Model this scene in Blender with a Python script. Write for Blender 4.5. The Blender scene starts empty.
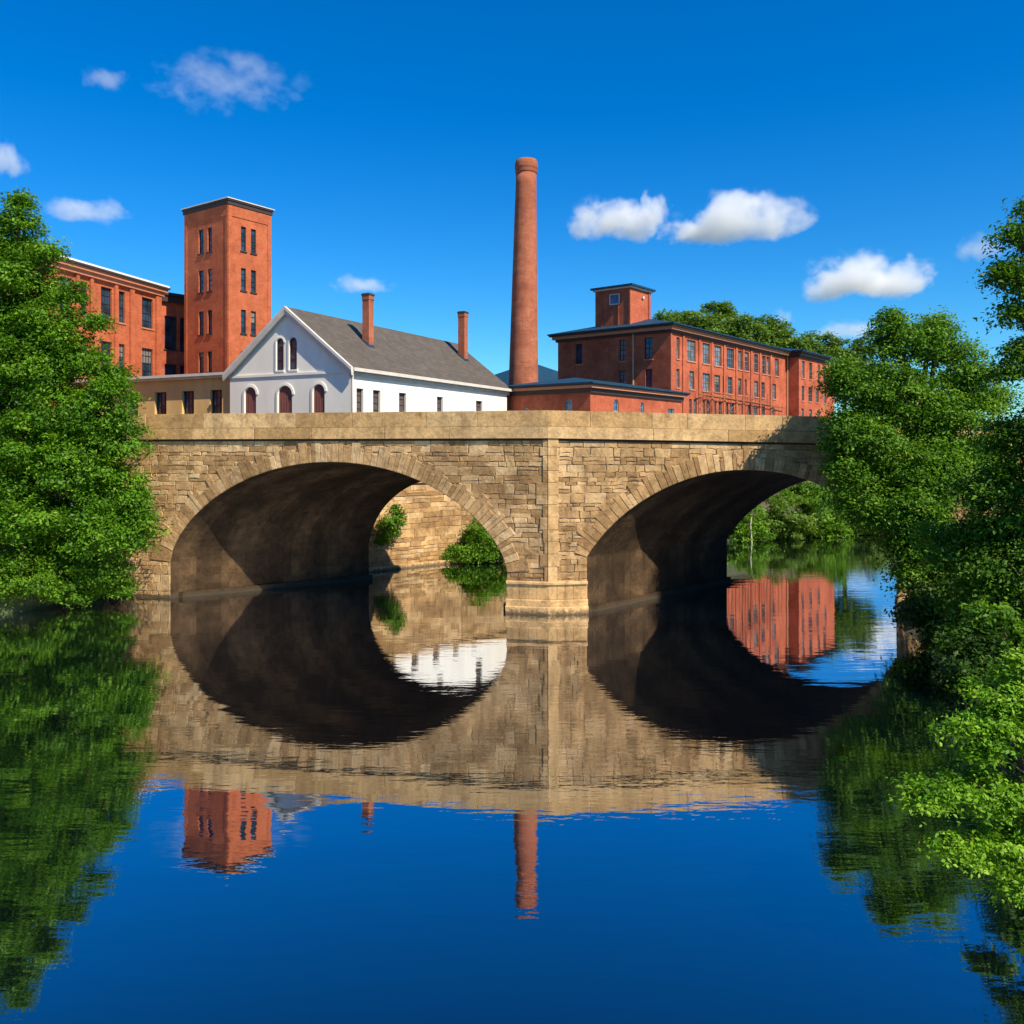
import bpy, math, random
import numpy as np
from mathutils import Vector, Matrix
from mathutils.geometry import tessellate_polygon

scene = bpy.context.scene
col = scene.collection
R = math.radians
rnd = random.Random(7)

# ------------------------------------------------------------------ camera, sky, sun, exposure
FPX, HOR, CAMZ = 870.0, 450.0, 6.44          # focal length in pixels, horizon row, eye height over the water
cam = bpy.data.cameras.new("camera")
cam.sensor_width = 36.0
cam.lens = FPX / 1024 * 36.0
cam.shift_y = (HOR - 512) / 1024
cam.clip_end = 6000
cam_o = bpy.data.objects.new("camera", cam)
col.objects.link(cam_o)
cam_o.location = (0, 0, CAMZ)
cam_o.rotation_euler = (R(90), 0, 0)
scene.camera = cam_o

SUN_EL, SUN_TH = R(47), R(44)
sv = Vector((math.cos(SUN_TH) * math.cos(SUN_EL), -math.sin(SUN_TH) * math.cos(SUN_EL), math.sin(SUN_EL)))
world = bpy.data.worlds.new("World")
scene.world = world
world.use_nodes = True
wn, wl = world.node_tree.nodes, world.node_tree.links
wn.clear()
sky = wn.new('ShaderNodeTexSky')
sky.sky_type = 'NISHITA'
sky.sun_disc = False
sky.sun_elevation = SUN_EL
sky.sun_rotation = math.atan2(sv.x, sv.y)
sky.altitude = 0
sky.air_density = 1.0
sky.dust_density = 0.2
sky.ozone_density = 4.0
hs = wn.new('ShaderNodeHueSaturation')
hs.inputs['Saturation'].default_value = 1.45
hs.inputs['Value'].default_value = 1.0
gm = wn.new('ShaderNodeGamma')
gm.inputs['Gamma'].default_value = 1.0
bg = wn.new('ShaderNodeBackground')
bg.inputs['Strength'].default_value = 0.088
wo = wn.new('ShaderNodeOutputWorld')
wl.new(sky.outputs[0], hs.inputs['Color'])
wl.new(hs.outputs[0], gm.inputs['Color'])
tn = wn.new('ShaderNodeMix'); tn.data_type = 'RGBA'; tn.blend_type = 'MULTIPLY'
tn.inputs[0].default_value = 1.0; tn.inputs[7].default_value = (0.55, 1.03, 1.22, 1)
wl.new(gm.outputs[0], tn.inputs[6]); wl.new(tn.outputs[2], bg.inputs['Color'])
wl.new(bg.outputs[0], wo.inputs['Surface'])

sun = bpy.data.lights.new("sun", 'SUN')
sun.energy = 5.0
sun.angle = R(0.5)
sun.color = (1.0, 0.885, 0.70)
sun_o = bpy.data.objects.new("sun", sun)
col.objects.link(sun_o)
sun_o.rotation_euler = sv.to_track_quat('Z', 'Y').to_euler()
sun_o.location = (40, -40, 60)

scene.view_settings.view_transform = 'Standard'
scene.view_settings.look = 'None'
scene.view_settings.exposure = 0.62
scene.view_settings.gamma = 1.0
scene.cycles.volume_bounces = 16

# ------------------------------------------------------------------ helpers
def kx(px): return (px - 512.0) / FPX
def zat(py, Y): return CAMZ - (py - HOR) * Y / FPX
def at(px, py, Y): return Vector((kx(px) * Y, Y, zat(py, Y)))


def tag(o, label=None, cat=None, group=None, kind=None):
    if label: o['label'] = label
    if cat: o['category'] = cat
    if group: o['group'] = group
    if kind: o['kind'] = kind
    return o


def thing(name, loc, rotz=0.0, label=None, cat=None, group=None):
    o = bpy.data.objects.new(name, None)
    col.objects.link(o)
    o.location = loc
    o.rotation_euler = (0, 0, rotz)
    o.empty_display_size = 0.5
    return tag(o, label, cat, group)


def root_matrix(o):
    while o.parent: o = o.parent
    return Matrix.Translation(o.location) @ o.rotation_euler.to_matrix().to_4x4()


class Frame:
    """A vertical working plane: u along the wall, z up, d outwards."""
    def __init__(self, O, U, N=None):
        self.O = Vector((O[0], O[1], 0)); self.U = Vector((U[0], U[1], 0)).normalized()
        if N is None: N = (self.U.y, -self.U.x)
        self.N = Vector((N[0], N[1], 0)).normalized()
    def p(self, u, z, d=0.0):
        v = self.O + self.U * u + self.N * d
        return Vector((v.x, v.y, z))
    def u_at(self, px):
        k = kx(px)
        return (k * self.O.y - self.O.x) / (self.U.x - k * self.U.y)
    def off(self, u=0, d=0):
        return Frame(self.O + self.U * u + self.N * d, self.U, self.N)


class MB:
    def __init__(self): self.v = []; self.f = []; self.t = []; self.tint = 0.5
    def add(self, vs, fs, tint=None):
        b = len(self.v)
        self.v += [tuple(x) for x in vs]
        self.f += [tuple(b + i for i in f) for f in fs]
        self.t += [self.tint if tint is None else tint] * len(fs)
    def box(self, F, u0, u1, z0, z1, d0, d1, tint=None):
        vs = [F.p(u, z, d) for d in (d0, d1) for z in (z0, z1) for u in (u0, u1)]
        self.add(vs, [(0, 1, 3, 2), (4, 6, 7, 5), (0, 2, 6, 4), (1, 5, 7, 3), (2, 3, 7, 6), (0, 4, 5, 1)], tint)
    def prism(self, pts, z0, z1, tint=None):
        """vertical prism over a plan outline"""
        n = len(pts)
        vs = [Vector((p[0], p[1], z0)) for p in pts] + [Vector((p[0], p[1], z1)) for p in pts]
        fs = [(i, (i + 1) % n, n + (i + 1) % n, n + i) for i in range(n)]
        self.add(vs, fs + [tuple(range(n))[::-1], tuple(range(n, 2 * n))], tint)
    def loft(self, rings, cap=False, tint=None, closed=True):
        n = len(rings[0]); vs = [p for r in rings for p in r]; fs = []
        for k in range(len(rings) - 1):
            for i in range(n if closed else n - 1):
                j = (i + 1) % n
                fs.append((k * n + i, k * n + j, (k + 1) * n + j, (k + 1) * n + i))
        if cap: fs += [tuple(range(n))[::-1], tuple(range((len(rings) - 1) * n, len(rings) * n))]
        self.add(vs, fs, tint)
    def tube(self, pts, radii, n=8, cap=True, tint=None):
        rings = []
        for i, p in enumerate(pts):
            p = Vector(p)
            d = (Vector(pts[min(i + 1, len(pts) - 1)]) - Vector(pts[max(i - 1, 0)])).normalized()
            a = Vector((1, 0, 0)) if abs(d.x) < 0.8 else Vector((0, 1, 0))
            e1 = d.cross(a).normalized(); e2 = d.cross(e1)
            rings.append([p + (e1 * math.cos(2 * math.pi * k / n) + e2 * math.sin(2 * math.pi * k / n)) * radii[i] for k in range(n)])
        self.loft(rings, cap, tint)
    def wall(self, F, outline, holes, reveal=0.2, d=0.0, tint=None):
        """flat wall with openings; each opening gets its reveals"""
        loops = [outline] + holes
        flat = [Vector((u, z, 0)) for lp in loops for (u, z) in lp]
        tris = tessellate_polygon([[Vector((u, z, 0)) for (u, z) in lp] for lp in loops])
        self.add([F.p(q.x, q.y, d) for q in flat], [tuple(t) for t in tris], tint)
        for lp in holes:
            n = len(lp)
            self.add([F.p(u, z, d) for u, z in lp] + [F.p(u, z, d - reveal) for u, z in lp],
                     [(i, (i + 1) % n, n + (i + 1) % n, n + i) for i in range(n)], tint)
    def block(self, F, poly, d, bevel=0.02, back=-0.08, tint=None, zf=None):
        """one dressed stone: an outline in (u, z), chamfered to a face at depth d"""
        n = len(poly)
        cu = sum(p[0] for p in poly) / n; cz = sum(p[1] for p in poly) / n
        inn = []
        for (u, z) in poly:
            L = math.hypot(cu - u, cz - z) + 1e-6
            k = min(bevel * 1.4 / L, 0.45)
            inn.append((u + (cu - u) * k, z + (cz - z) * k))
        q = zf or (lambda u, z: z)
        vs = [F.p(u, q(u, z), back) for u, z in poly] + [F.p(u, q(u, z), d - bevel) for u, z in poly] + \
             [F.p(u, q(u, z), d) for u, z in inn]
        fs = []
        for r in (0, 1):
            fs += [(r * n + i, r * n + (i + 1) % n, (r + 1) * n + (i + 1) % n, (r + 1) * n + i) for i in range(n)]
        fs.append(tuple(range(2 * n, 3 * n)))
        self.add(vs, fs, tint)
    def build(self, name, m, parent=None, origin=None, smooth=False):
        me = bpy.data.meshes.new(name)
        if parent is not None: M = root_matrix(parent).inverted()
        elif origin is not None: M = Matrix.Translation(-Vector(origin))
        else: M = Matrix.Identity(4)
        me.from_pydata([tuple(M @ Vector(p)) for p in self.v], [], self.f)
        a = me.attributes.new('tint', 'FLOAT', 'FACE')
        a.data.foreach_set('value', np.array(self.t, dtype=np.float32))
        import bmesh
        bm = bmesh.new(); bm.from_mesh(me)
        bmesh.ops.recalc_face_normals(bm, faces=bm.faces)
        bm.to_mesh(me); bm.free()
        if smooth:
            me.polygons.foreach_set('use_smooth', [True] * len(me.polygons))
        me.materials.append(m)
        o = bpy.data.objects.new(name, me)
        col.objects.link(o)
        if parent is not None: o.parent = parent
        elif origin is not None: o.location = origin
        return o


# ------------------------------------------------------------------ materials
def mat(name):
    m = bpy.data.materials.new(name); m.use_nodes = True
    nt = m.node_tree; nt.nodes.clear()
    out = nt.nodes.new('ShaderNodeOutputMaterial')
    b = nt.nodes.new('ShaderNodeBsdfPrincipled')
    nt.links.new(b.outputs[0], out.inputs['Surface'])
    return m, nt, b, out


def N(nt, typ, **kw):
    n = nt.nodes.new(typ)
    for k, v in kw.items(): setattr(n, k, v)
    return n


def ramp(nt, fac, stops):
    r = nt.nodes.new('ShaderNodeValToRGB')
    el = r.color_ramp.elements
    while len(el) < len(stops): el.new(0.5)
    for e, (p, c) in zip(el, stops): e.position = p; e.color = (*c, 1)
    nt.links.new(fac, r.inputs[0])
    return r.outputs[0]


def noise(nt, scale, detail=4, rough=0.55, vec=None, stretch=None, dist=0.0):
    n = nt.nodes.new('ShaderNodeTexNoise')
    n.inputs['Scale'].default_value = scale; n.inputs['Detail'].default_value = detail
    n.inputs['Roughness'].default_value = rough; n.inputs['Distortion'].default_value = dist
    if vec is None:
        tc = nt.nodes.new('ShaderNodeTexCoord'); vec = tc.outputs['Object']
    if stretch:
        mp = nt.nodes.new('ShaderNodeMapping'); mp.inputs['Scale'].default_value = stretch
        nt.links.new(vec, mp.inputs['Vector']); vec = mp.outputs[0]
    nt.links.new(vec, n.inputs['Vector'])
    return n.outputs['Fac']


def mix(nt, fac, a, b, mode='MIX'):
    m = nt.nodes.new('ShaderNodeMix'); m.data_type = 'RGBA'; m.blend_type = mode
    for sock, val in ((m.inputs[0], fac), (m.inputs[6], a), (m.inputs[7], b)):
        if isinstance(val, (int, float)): sock.default_value = val
        elif isinstance(val, tuple): sock.default_value = (*val, 1)
        else: nt.links.new(val, sock)
    return m.outputs[2]


def bump(nt, b, h, strength, dist=0.02):
    bp = nt.nodes.new('ShaderNodeBump')
    bp.inputs['Strength'].default_value = strength; bp.inputs['Distance'].default_value = dist
    nt.links.new(h, bp.inputs['Height']); nt.links.new(bp.outputs[0], b.inputs['Normal'])


def stone_mat(name, lo, mid, hi, stain=0.5, bumpy=0.6):
    m, nt, b, _ = mat(name)
    at_ = N(nt, 'ShaderNodeAttribute', attribute_name='tint')
    c = ramp(nt, at_.outputs['Fac'], [(0.0, lo), (0.5, mid), (1.0, hi)])
    big = noise(nt, 0.55, 5, 0.6)
    c = mix(nt, ramp(nt, big, [(0.38, (stain,) * 3), (0.62, (0, 0, 0))]), c, (lo[0] * .55, lo[1] * .55, lo[2] * .55))
    streak = noise(nt, 1.0, 4, 0.6, stretch=(2.2, 2.2, 0.25))
    c = mix(nt, ramp(nt, streak, [(0.50, (0, 0, 0)), (0.75, (0.55,) * 3)]), c, (lo[0] * .6, lo[1] * .6, lo[2] * .6))
    midn = noise(nt, 2.3, 6, 0.68, dist=0.6)
    c = mix(nt, 0.8, c, ramp(nt, midn, [(0.30, (0.50, 0.45, 0.40)), (0.5, (0.95, 0.92, 0.88)), (0.72, (1.28, 1.22, 1.12))]), 'MULTIPLY')
    fine = noise(nt, 9.0, 6, 0.7)
    c = mix(nt, 0.55, c, ramp(nt, fine, [(0.3, (0.45,) * 3), (0.7, (1.25,) * 3)]), 'MULTIPLY')
    # wet, algae-dark band just over the waterline
    geo = N(nt, 'ShaderNodeNewGeometry'); sp = N(nt, 'ShaderNodeSeparateXYZ'); nt.links.new(geo.outputs['Position'], sp.inputs[0])
    ad = N(nt, 'ShaderNodeMath', operation='MULTIPLY_ADD'); nt.links.new(fine, ad.inputs[0]); ad.inputs[1].default_value = 0.5
    nt.links.new(sp.outputs['Z'], ad.inputs[2])
    c = mix(nt, ramp(nt, ad.outputs[0], [(0.30, (0.85,) * 3), (0.48, (0, 0, 0))]), c, (0.05, 0.04, 0.025))
    nt.links.new(c, b.inputs['Base Color'])
    b.inputs['Roughness'].default_value = 0.92
    b.inputs['Specular IOR Level'].default_value = 0.2
    hh = N(nt, 'ShaderNodeMath', operation='MULTIPLY_ADD'); nt.links.new(midn, hh.inputs[0]); hh.inputs[1].default_value = 1.6; nt.links.new(fine, hh.inputs[2])
    bump(nt, b, hh.outputs[0], bumpy, 0.045)
    return m


def brick_mat(name, base, dark, scale=1.0, tintamt=0.8):
    m, nt, b, _ = mat(name)
    tc = N(nt, 'ShaderNodeTexCoord'); sp = N(nt, 'ShaderNodeSeparateXYZ'); nt.links.new(tc.outputs['Object'], sp.inputs[0])
    ad = N(nt, 'ShaderNodeMath', operation='ADD'); nt.links.new(sp.outputs['X'], ad.inputs[0]); nt.links.new(sp.outputs['Y'], ad.inputs[1])
    cb = N(nt, 'ShaderNodeCombineXYZ'); nt.links.new(ad.outputs[0], cb.inputs[0]); nt.links.new(sp.outputs['Z'], cb.inputs[1])
    br = N(nt, 'ShaderNodeTexBrick')
    br.inputs['Scale'].default_value = 1.0
    br.inputs['Brick Width'].default_value = 0.24 * scale; br.inputs['Row Height'].default_value = 0.085 * scale
    br.inputs['Mortar Size'].default_value = 0.010 * scale
    br.inputs['Color1'].default_value = (*base, 1)
    br.inputs['Color2'].default_value = (*[x * 0.72 for x in base], 1)
    br.inputs['Mortar'].default_value = (*[x * 0.8 + 0.06 for x in base], 1)
    nt.links.new(cb.outputs[0], br.inputs['Vector'])
    c = br.outputs['Color']
    big = noise(nt, 0.35, 5, 0.65)
    c = mix(nt, ramp(nt, big, [(0.35, (tintamt,) * 3), (0.65, (0, 0, 0))]), c, dark)
    st = noise(nt, 1.0, 5, 0.65, stretch=(1.6, 1.6, 0.12))
    c = mix(nt, ramp(nt, st, [(0.52, (0, 0, 0)), (0.75, (0.5,) * 3)]), c, dark)
    st2 = noise(nt, 1.3, 4, 0.65, stretch=(2.6, 2.6, 0.2))
    c = mix(nt, ramp(nt, st2, [(0.60, (0, 0, 0)), (0.80, (0.12,) * 3)]), c, (0.55, 0.36, 0.28))
    pt = noise(nt, 1.1, 6, 0.7, dist=0.4)
    c = mix(nt, 0.75, c, ramp(nt, pt, [(0.3, (0.62, 0.58, 0.56)), (0.5, (0.98, 0.97, 0.96)), (0.7, (1.22, 1.25, 1.25))]), 'MULTIPLY')
    nt.links.new(c, b.inputs['Base Color'])
    b.inputs['Roughness'].default_value = 0.9
    b.inputs['Specular IOR Level'].default_value = 0.2
    bump(nt, b, br.outputs['Fac'], 0.25, -0.01)
    return m


def plain_mat(name, c, rough=0.7, var=0.35, scale=3.0, metal=0.0, stretch=None, spec=0.3):
    m, nt, b, _ = mat(name)
    n = noise(nt, scale, 5, 0.6, stretch=stretch)
    cc = mix(nt, ramp(nt, n, [(0.35, (var,) * 3), (0.65, (0, 0, 0))]), c, tuple(x * 0.45 for x in c))
    nt.links.new(cc, b.inputs['Base Color'])
    b.inputs['Roughness'].default_value = rough; b.inputs['Metallic'].default_value = metal
    b.inputs['Specular IOR Level'].default_value = spec
    return m


def roof_mat(name, c, row=0.22, rough=0.75, var=0.5, spec=0.3):
    m, nt, b, _ = mat(name)
    geo = N(nt, 'ShaderNodeTexCoord')
    br = N(nt, 'ShaderNodeTexBrick')
    mp = N(nt, 'ShaderNodeMapping'); nt.links.new(geo.outputs['Object'], mp.inputs['Vector'])
    nt.links.new(mp.outputs[0], br.inputs['Vector'])
    br.inputs['Scale'].default_value = 1.0; br.inputs['Brick Width'].default_value = 0.35; br.inputs['Row Height'].default_value = row
    br.inputs['Mortar Size'].default_value = 0.012
    br.inputs['Color1'].default_value = (*c, 1); br.inputs['Color2'].default_value = (*[x * 0.68 for x in c], 1)
    br.inputs['Mortar'].default_value = (*[x * 0.45 for x in c], 1)
    n = noise(nt, 0.8, 5, 0.65)
    cc = mix(nt, ramp(nt, n, [(0.35, (var,) * 3), (0.7, (0, 0, 0))]), br.outputs['Color'], tuple(x * 0.5 for x in c))
    nt.links.new(cc, b.inputs['Base Color'])
    b.inputs['Roughness'].default_value = rough
    b.inputs['Specular IOR Level'].default_value = spec
    return m


def glass_mat(name, c, rough=0.08):
    m, nt, b, _ = mat(name)
    n = noise(nt, 1.1, 2, 0.5)
    cc = ramp(nt, n, [(0.35, tuple(x * 0.3 for x in c)), (0.65, c)])
    nt.links.new(cc, b.inputs['Base Color'])
    b.inputs['Roughness'].default_value = rough
    b.inputs['Specular IOR Level'].default_value = 0.55
    bump(nt, b, n, 0.25, 0.05)
    return m


def leaf_mat(name, lo, mid, hi):
    m, nt, b, out = mat(name)
    at_ = N(nt, 'ShaderNodeAttribute', attribute_name='tint')
    c = ramp(nt, at_.outputs['Fac'], [(0.0, lo), (0.5, mid), (1.0, hi)])
    nt.links.new(c, b.inputs['Base Color'])
    b.inputs['Roughness'].default_value = 0.55
    b.inputs['Specular IOR Level'].default_value = 0.25
    tr = N(nt, 'ShaderNodeBsdfTranslucent')
    tc = mix(nt, 1.0, c, (1.3, 1.25, 0.5), 'MULTIPLY')
    nt.links.new(tc, tr.inputs['Color'])
    ms = N(nt, 'ShaderNodeMixShader'); ms.inputs[0].default_value = 0.35
    nt.links.new(b.outputs[0], ms.inputs[1]); nt.links.new(tr.outputs[0], ms.inputs[2])
    nt.links.new(ms.outputs[0], out.inputs['Surface'])
    return m


M = {}
M['stone'] = stone_mat('rubble_stone', (0.34, 0.205, 0.090), (0.57, 0.365, 0.170), (0.70, 0.50, 0.27))
M['dressed'] = stone_mat('dressed_stone', (0.45, 0.28, 0.118), (0.62, 0.40, 0.18), (0.70, 0.48, 0.24), 0.35, 0.4)
M['mortar'] = plain_mat('dark_mortar', (0.30, 0.20, 0.11), 0.95, 0.5)
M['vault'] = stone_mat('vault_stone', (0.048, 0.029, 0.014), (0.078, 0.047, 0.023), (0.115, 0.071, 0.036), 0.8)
M['brick'] = brick_mat('red_brick', (0.55, 0.130, 0.055), (0.27, 0.060, 0.028))
M['brick_orange'] = brick_mat('orange_brick', (0.52, 0.128, 0.044), (0.28, 0.062, 0.025), tintamt=0.4)
M['brick_dark'] = brick_mat('dark_brick', (0.40, 0.095, 0.045), (0.17, 0.04, 0.022))
M['stack'] = brick_mat('stack_brick', (0.48, 0.155, 0.075), (0.25, 0.072, 0.038), 1.6)
M['white'] = plain_mat('white_paint', (0.86, 0.82, 0.72), 0.7, 0.20, 0.9, stretch=(1, 1, .35))
M['trim'] = plain_mat('pale_trim', (0.62, 0.57, 0.50), 0.7, 0.3, 2)
M['ochre'] = plain_mat('ochre_render', (0.70, 0.46, 0.18), 0.85, 0.35, 1.2, stretch=(1, 1, .4))
M['shingle'] = roof_mat('grey_shingles', (0.125, 0.105, 0.083))
M['slate'] = roof_mat('blue_slate', (0.014, 0.062, 0.115), 0.25, 0.65, 0.45, 0.2)
M['dark_trim'] = plain_mat('dark_cornice', (0.05, 0.035, 0.03), 0.6, 0.3)
M['red_trim'] = plain_mat('terracotta_trim', (0.55, 0.22, 0.12), 0.75, 0.3)
M['white_roof'] = plain_mat('pale_roof_sheet', (0.78, 0.78, 0.77), 0.5, 0.15)
M['frame'] = plain_mat('dark_window_frame', (0.035, 0.03, 0.03), 0.5, 0.2)
M['frame_grey'] = plain_mat('weathered_window_frame', (0.20, 0.17, 0.15), 0.6, 0.4)
M['frame_blue'] = plain_mat('blue_window_frame', (0.22, 0.40, 0.55), 0.5, 0.2)
M['glass'] = glass_mat('window_glass', (0.03, 0.075, 0.13))
M['glass_blue'] = glass_mat('blue_glass', (0.06, 0.20, 0.42))
M['glass_pale'] = glass_mat('dusty_window_glass', (0.20, 0.25, 0.30), 0.2)
M['board'] = plain_mat('brown_boarding', (0.26, 0.095, 0.075), 0.8, 0.4, 5, stretch=(1, 1, .3))
M['shutter'] = plain_mat('grey_shutter', (0.10, 0.08, 0.075), 0.7, 0.4, 8)
M['blind'] = plain_mat('faded_blind', (0.20, 0.19, 0.17), 0.8, 0.4)
M['rust'] = plain_mat('rusty_iron', (0.30, 0.13, 0.07), 0.85, 0.5, 3, metal=0.1)
M['pipe'] = plain_mat('copper_downpipe', (0.50, 0.27, 0.15), 0.6, 0.3)
M['shadow_line'] = plain_mat('shadow_line_stone', (0.045, 0.032, 0.022), 0.95, 0.5)  # dark base colour stands in for the shadow under the string course
M['asphalt'] = plain_mat('asphalt', (0.05, 0.05, 0.052), 0.95, 0.3, 2)
M['bark'] = plain_mat('bark', (0.10, 0.07, 0.045), 0.95, 0.6, 6, stretch=(1, 1, .3))
M['pale_bark'] = plain_mat('pale_bark', (0.50, 0.45, 0.36), 0.9, 0.4, 5)
M['leaf_left'] = leaf_mat('leaf_vivid', (0.034, 0.100, 0.004), (0.078, 0.205, 0.007), (0.165, 0.330, 0.014))
M['leaf_shrub'] = leaf_mat('leaf_shrub', (0.042, 0.110, 0.005), (0.090, 0.215, 0.009), (0.170, 0.330, 0.018))
M['leaf_right'] = leaf_mat('leaf_right', (0.042, 0.115, 0.006), (0.092, 0.225, 0.012), (0.190, 0.350, 0.024))
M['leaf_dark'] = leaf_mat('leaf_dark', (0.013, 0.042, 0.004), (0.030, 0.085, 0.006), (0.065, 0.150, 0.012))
M['leaf_mid'] = leaf_mat('leaf_mid', (0.032, 0.090, 0.005), (0.074, 0.180, 0.009), (0.150, 0.300, 0.019))
M['leaf_lime'] = leaf_mat('leaf_lime', (0.062, 0.170, 0.006), (0.150, 0.330, 0.012), (0.300, 0.490, 0.040))
M['leaf_far'] = leaf_mat('leaf_far', (0.054, 0.114, 0.014), (0.102, 0.198, 0.022), (0.174, 0.282, 0.036))

# ground: earth and grass
m, nt, b, _ = mat('grassy_earth')
n1 = noise(nt, 0.25, 6, 0.65); n2 = noise(nt, 3.0, 5, 0.7)
c = mix(nt, ramp(nt, n1, [(0.4, (0, 0, 0)), (0.6, (1, 1, 1))]), (0.045, 0.075, 0.02), (0.095, 0.075, 0.045))
c = mix(nt, 0.6, c, ramp(nt, n2, [(0.3, (0.4,) * 3), (0.7, (1.3,) * 3)]), 'MULTIPLY')
nt.links.new(c, b.inputs['Base Color']); b.inputs['Roughness'].default_value = 1.0
bump(nt, b, n2, 0.8, 0.08)
M['ground'] = m

# water: a dark river with a strong, gently rippled reflection
m = bpy.data.materials.new('river_water'); m.use_nodes = True
nt = m.node_tree; nt.nodes.clear()
out = N(nt, 'ShaderNodeOutputMaterial')
gl = N(nt, 'ShaderNodeBsdfGlossy'); gl.inputs['Roughness'].default_value = 0.012
gl.inputs['Color'].default_value = (0.92, 0.95, 1.0, 1)
df = N(nt, 'ShaderNodeBsdfDiffuse'); df.inputs['Color'].default_value = (0.001, 0.003, 0.006, 1)
ms = N(nt, 'ShaderNodeMixShader')
lw = N(nt, 'ShaderNodeLayerWeight'); lw.inputs['Blend'].default_value = 0.5
fr = ramp(nt, lw.outputs['Facing'], [(0.0, (0.08,) * 3), (0.40, (0.25,) * 3), (0.62, (0.64,) * 3), (0.85, (0.77,) * 3), (1.0, (0.97,) * 3)])
nt.links.new(fr, ms.inputs[0]); nt.links.new(df.outputs[0], ms.inputs[1]); nt.links.new(gl.outputs[0], ms.inputs[2])
nt.links.new(ms.outputs[0], out.inputs['Surface'])
tc = N(nt, 'ShaderNodeTexCoord')
w1 = noise(nt, 1.0, 3, 0.5, tc.outputs['Object'], (0.35, 1.3, 1))
w2 = noise(nt, 1.0, 3, 0.5, tc.outputs['Object'], (1.6, 5.0, 1))
calm = noise(nt, 0.07, 2, 0.5, tc.outputs['Object'])
cm = ramp(nt, calm, [(0.42, (0.25,) * 3), (0.62, (1,) * 3)])
mu = N(nt, 'ShaderNodeMath', operation='MULTIPLY'); nt.links.new(w2, mu.inputs[0]); nt.links.new(cm, mu.inputs[1])
b1 = N(nt, 'ShaderNodeBump'); b1.inputs['Strength'].default_value = 1.0; b1.inputs['Distance'].default_value = 0.0050
nt.links.new(w1, b1.inputs['Height'])
b2 = N(nt, 'ShaderNodeBump'); b2.inputs['Strength'].default_value = 1.0; b2.inputs['Distance'].default_value = 0.0030
nt.links.new(mu.outputs[0], b2.inputs['Height']); nt.links.new(b1.outputs[0], b2.inputs['Normal'])
nt.links.new(b2.outputs[0], gl.inputs['Normal'])
M['water'] = m

# ------------------------------------------------------------------ the river and its banks
RIVER = [(-27, -80), (-26, 0), (-24.5, 22), (-21.0, 32.5), (-18.4, 36.0), (-18.6, 38.4), (-14.85, 37.8), (-7.1, 43.3), (-7.7, 45.9), (-2.9, 50.2),
         (3, 55), (9, 58.5), (16, 61), (32, 70), (60, 82), (95, 92), (95, 74), (60, 66), (42, 58), (29, 50.5), (23.2, 44.4), (16.0, 36.3),
         (14.0, 31), (12.4, 24), (9.8, 15), (7.4, 9), (7.4, 0), (9, -80)]
HARD = [(-30, 38.2), (-14.85, 37.8), (-7.1, 43.3), (-7.7, 45.9), (-2.9, 50.2), (3, 55), (9, 58.5)]   # walled stretch of bank


def seg_dist(X, Y, pts, closed):
    D = np.full(X.shape, 1e9)
    n = len(pts)
    for i in range(n if closed else n - 1):
        ax, ay = pts[i]; bx, by = pts[(i + 1) % n]
        dx, dy = bx - ax, by - ay
        t = np.clip(((X - ax) * dx + (Y - ay) * dy) / (dx * dx + dy * dy), 0, 1)
        D = np.minimum(D, np.hypot(X - ax - t * dx, Y - ay - t * dy))
    return D


def inside(X, Y, pts):
    I = np.zeros(X.shape, bool)
    n = len(pts); j = n - 1
    for i in range(n):
        xi, yi = pts[i]; xj, yj = pts[j]
        c = ((yi > Y) != (yj > Y)) & (X < (xj - xi) * (Y - yi) / (yj - yi + 1e-12) + xi)
        I ^= c; j = i
    return I


STREET = 6.9
def ground_z(X, Y):
    X = np.asarray(X, float); Y = np.asarray(Y, float)
    D = seg_dist(X, Y, RIVER, True); D = np.where(inside(X, Y, RIVER), -D, D)
    H = seg_dist(X, Y, HARD, False)
    soft = np.interp(D, [-4, -1, 0, 1.2, 4, 12, 22], [-2.5, -0.8, 0.05, 0.75, 1.7, 4.5, STREET])
    hard = np.interp(D, [-4, -0.2, 0.35, 1.0, 3, 14], [-2.5, -1.5, -0.5, 4.7, 4.8, STREET])
    w = np.clip((H - 1.5) / 3.0, 0, 1)
    z = soft * w + hard * (1 - w)
    hill = 9.0 * np.exp(-(((X - 34) / 24) ** 2 + ((Y - 150) / 32) ** 2))
    bumps = 0.12 * np.sin(X * 1.3) * np.sin(Y * 1.1 + 1) * (D > 0) * w
    return z + hill * (D > 10) + bumps


def gz(x, y): return float(ground_z([x], [y])[0])


xs = np.concatenate([[-1600, -700, -300, -150, -100], np.arange(-75, 101, 1.0), [110, 130, 180, 320, 700, 1600]])
ys = np.concatenate([[-900, -300, -130, -90], np.arange(-70, 131, 1.0), [140, 150, 160, 175, 200, 260, 420, 900, 2500]])
GX, GY = np.meshgrid(xs, ys)
GZ = ground_z(GX, GY)
gv = np.stack([GX.ravel(), GY.ravel(), GZ.ravel()], 1)
nx, ny = len(xs), len(ys)
ii = (np.arange(ny - 1)[:, None] * nx + np.arange(nx - 1)[None, :]).ravel()
gf = np.stack([ii, ii + 1, ii + 1 + nx, ii + nx], 1)
me = bpy.data.meshes.new('ground')
me.from_pydata(gv.tolist(), [], gf.tolist())
me.polygons.foreach_set('use_smooth', [True] * len(me.polygons))
me.materials.append(M['ground'])
go = bpy.data.objects.new('ground', me); col.objects.link(go)
tag(go, kind='structure')

wb = MB()
wb.add([(-32, -85, 0), (100, -85, 0), (100, 100, 0), (-32, 100, 0)], [(0, 1, 2, 3)])
tag(wb.build('river_water', M['water']), kind='structure')

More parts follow.
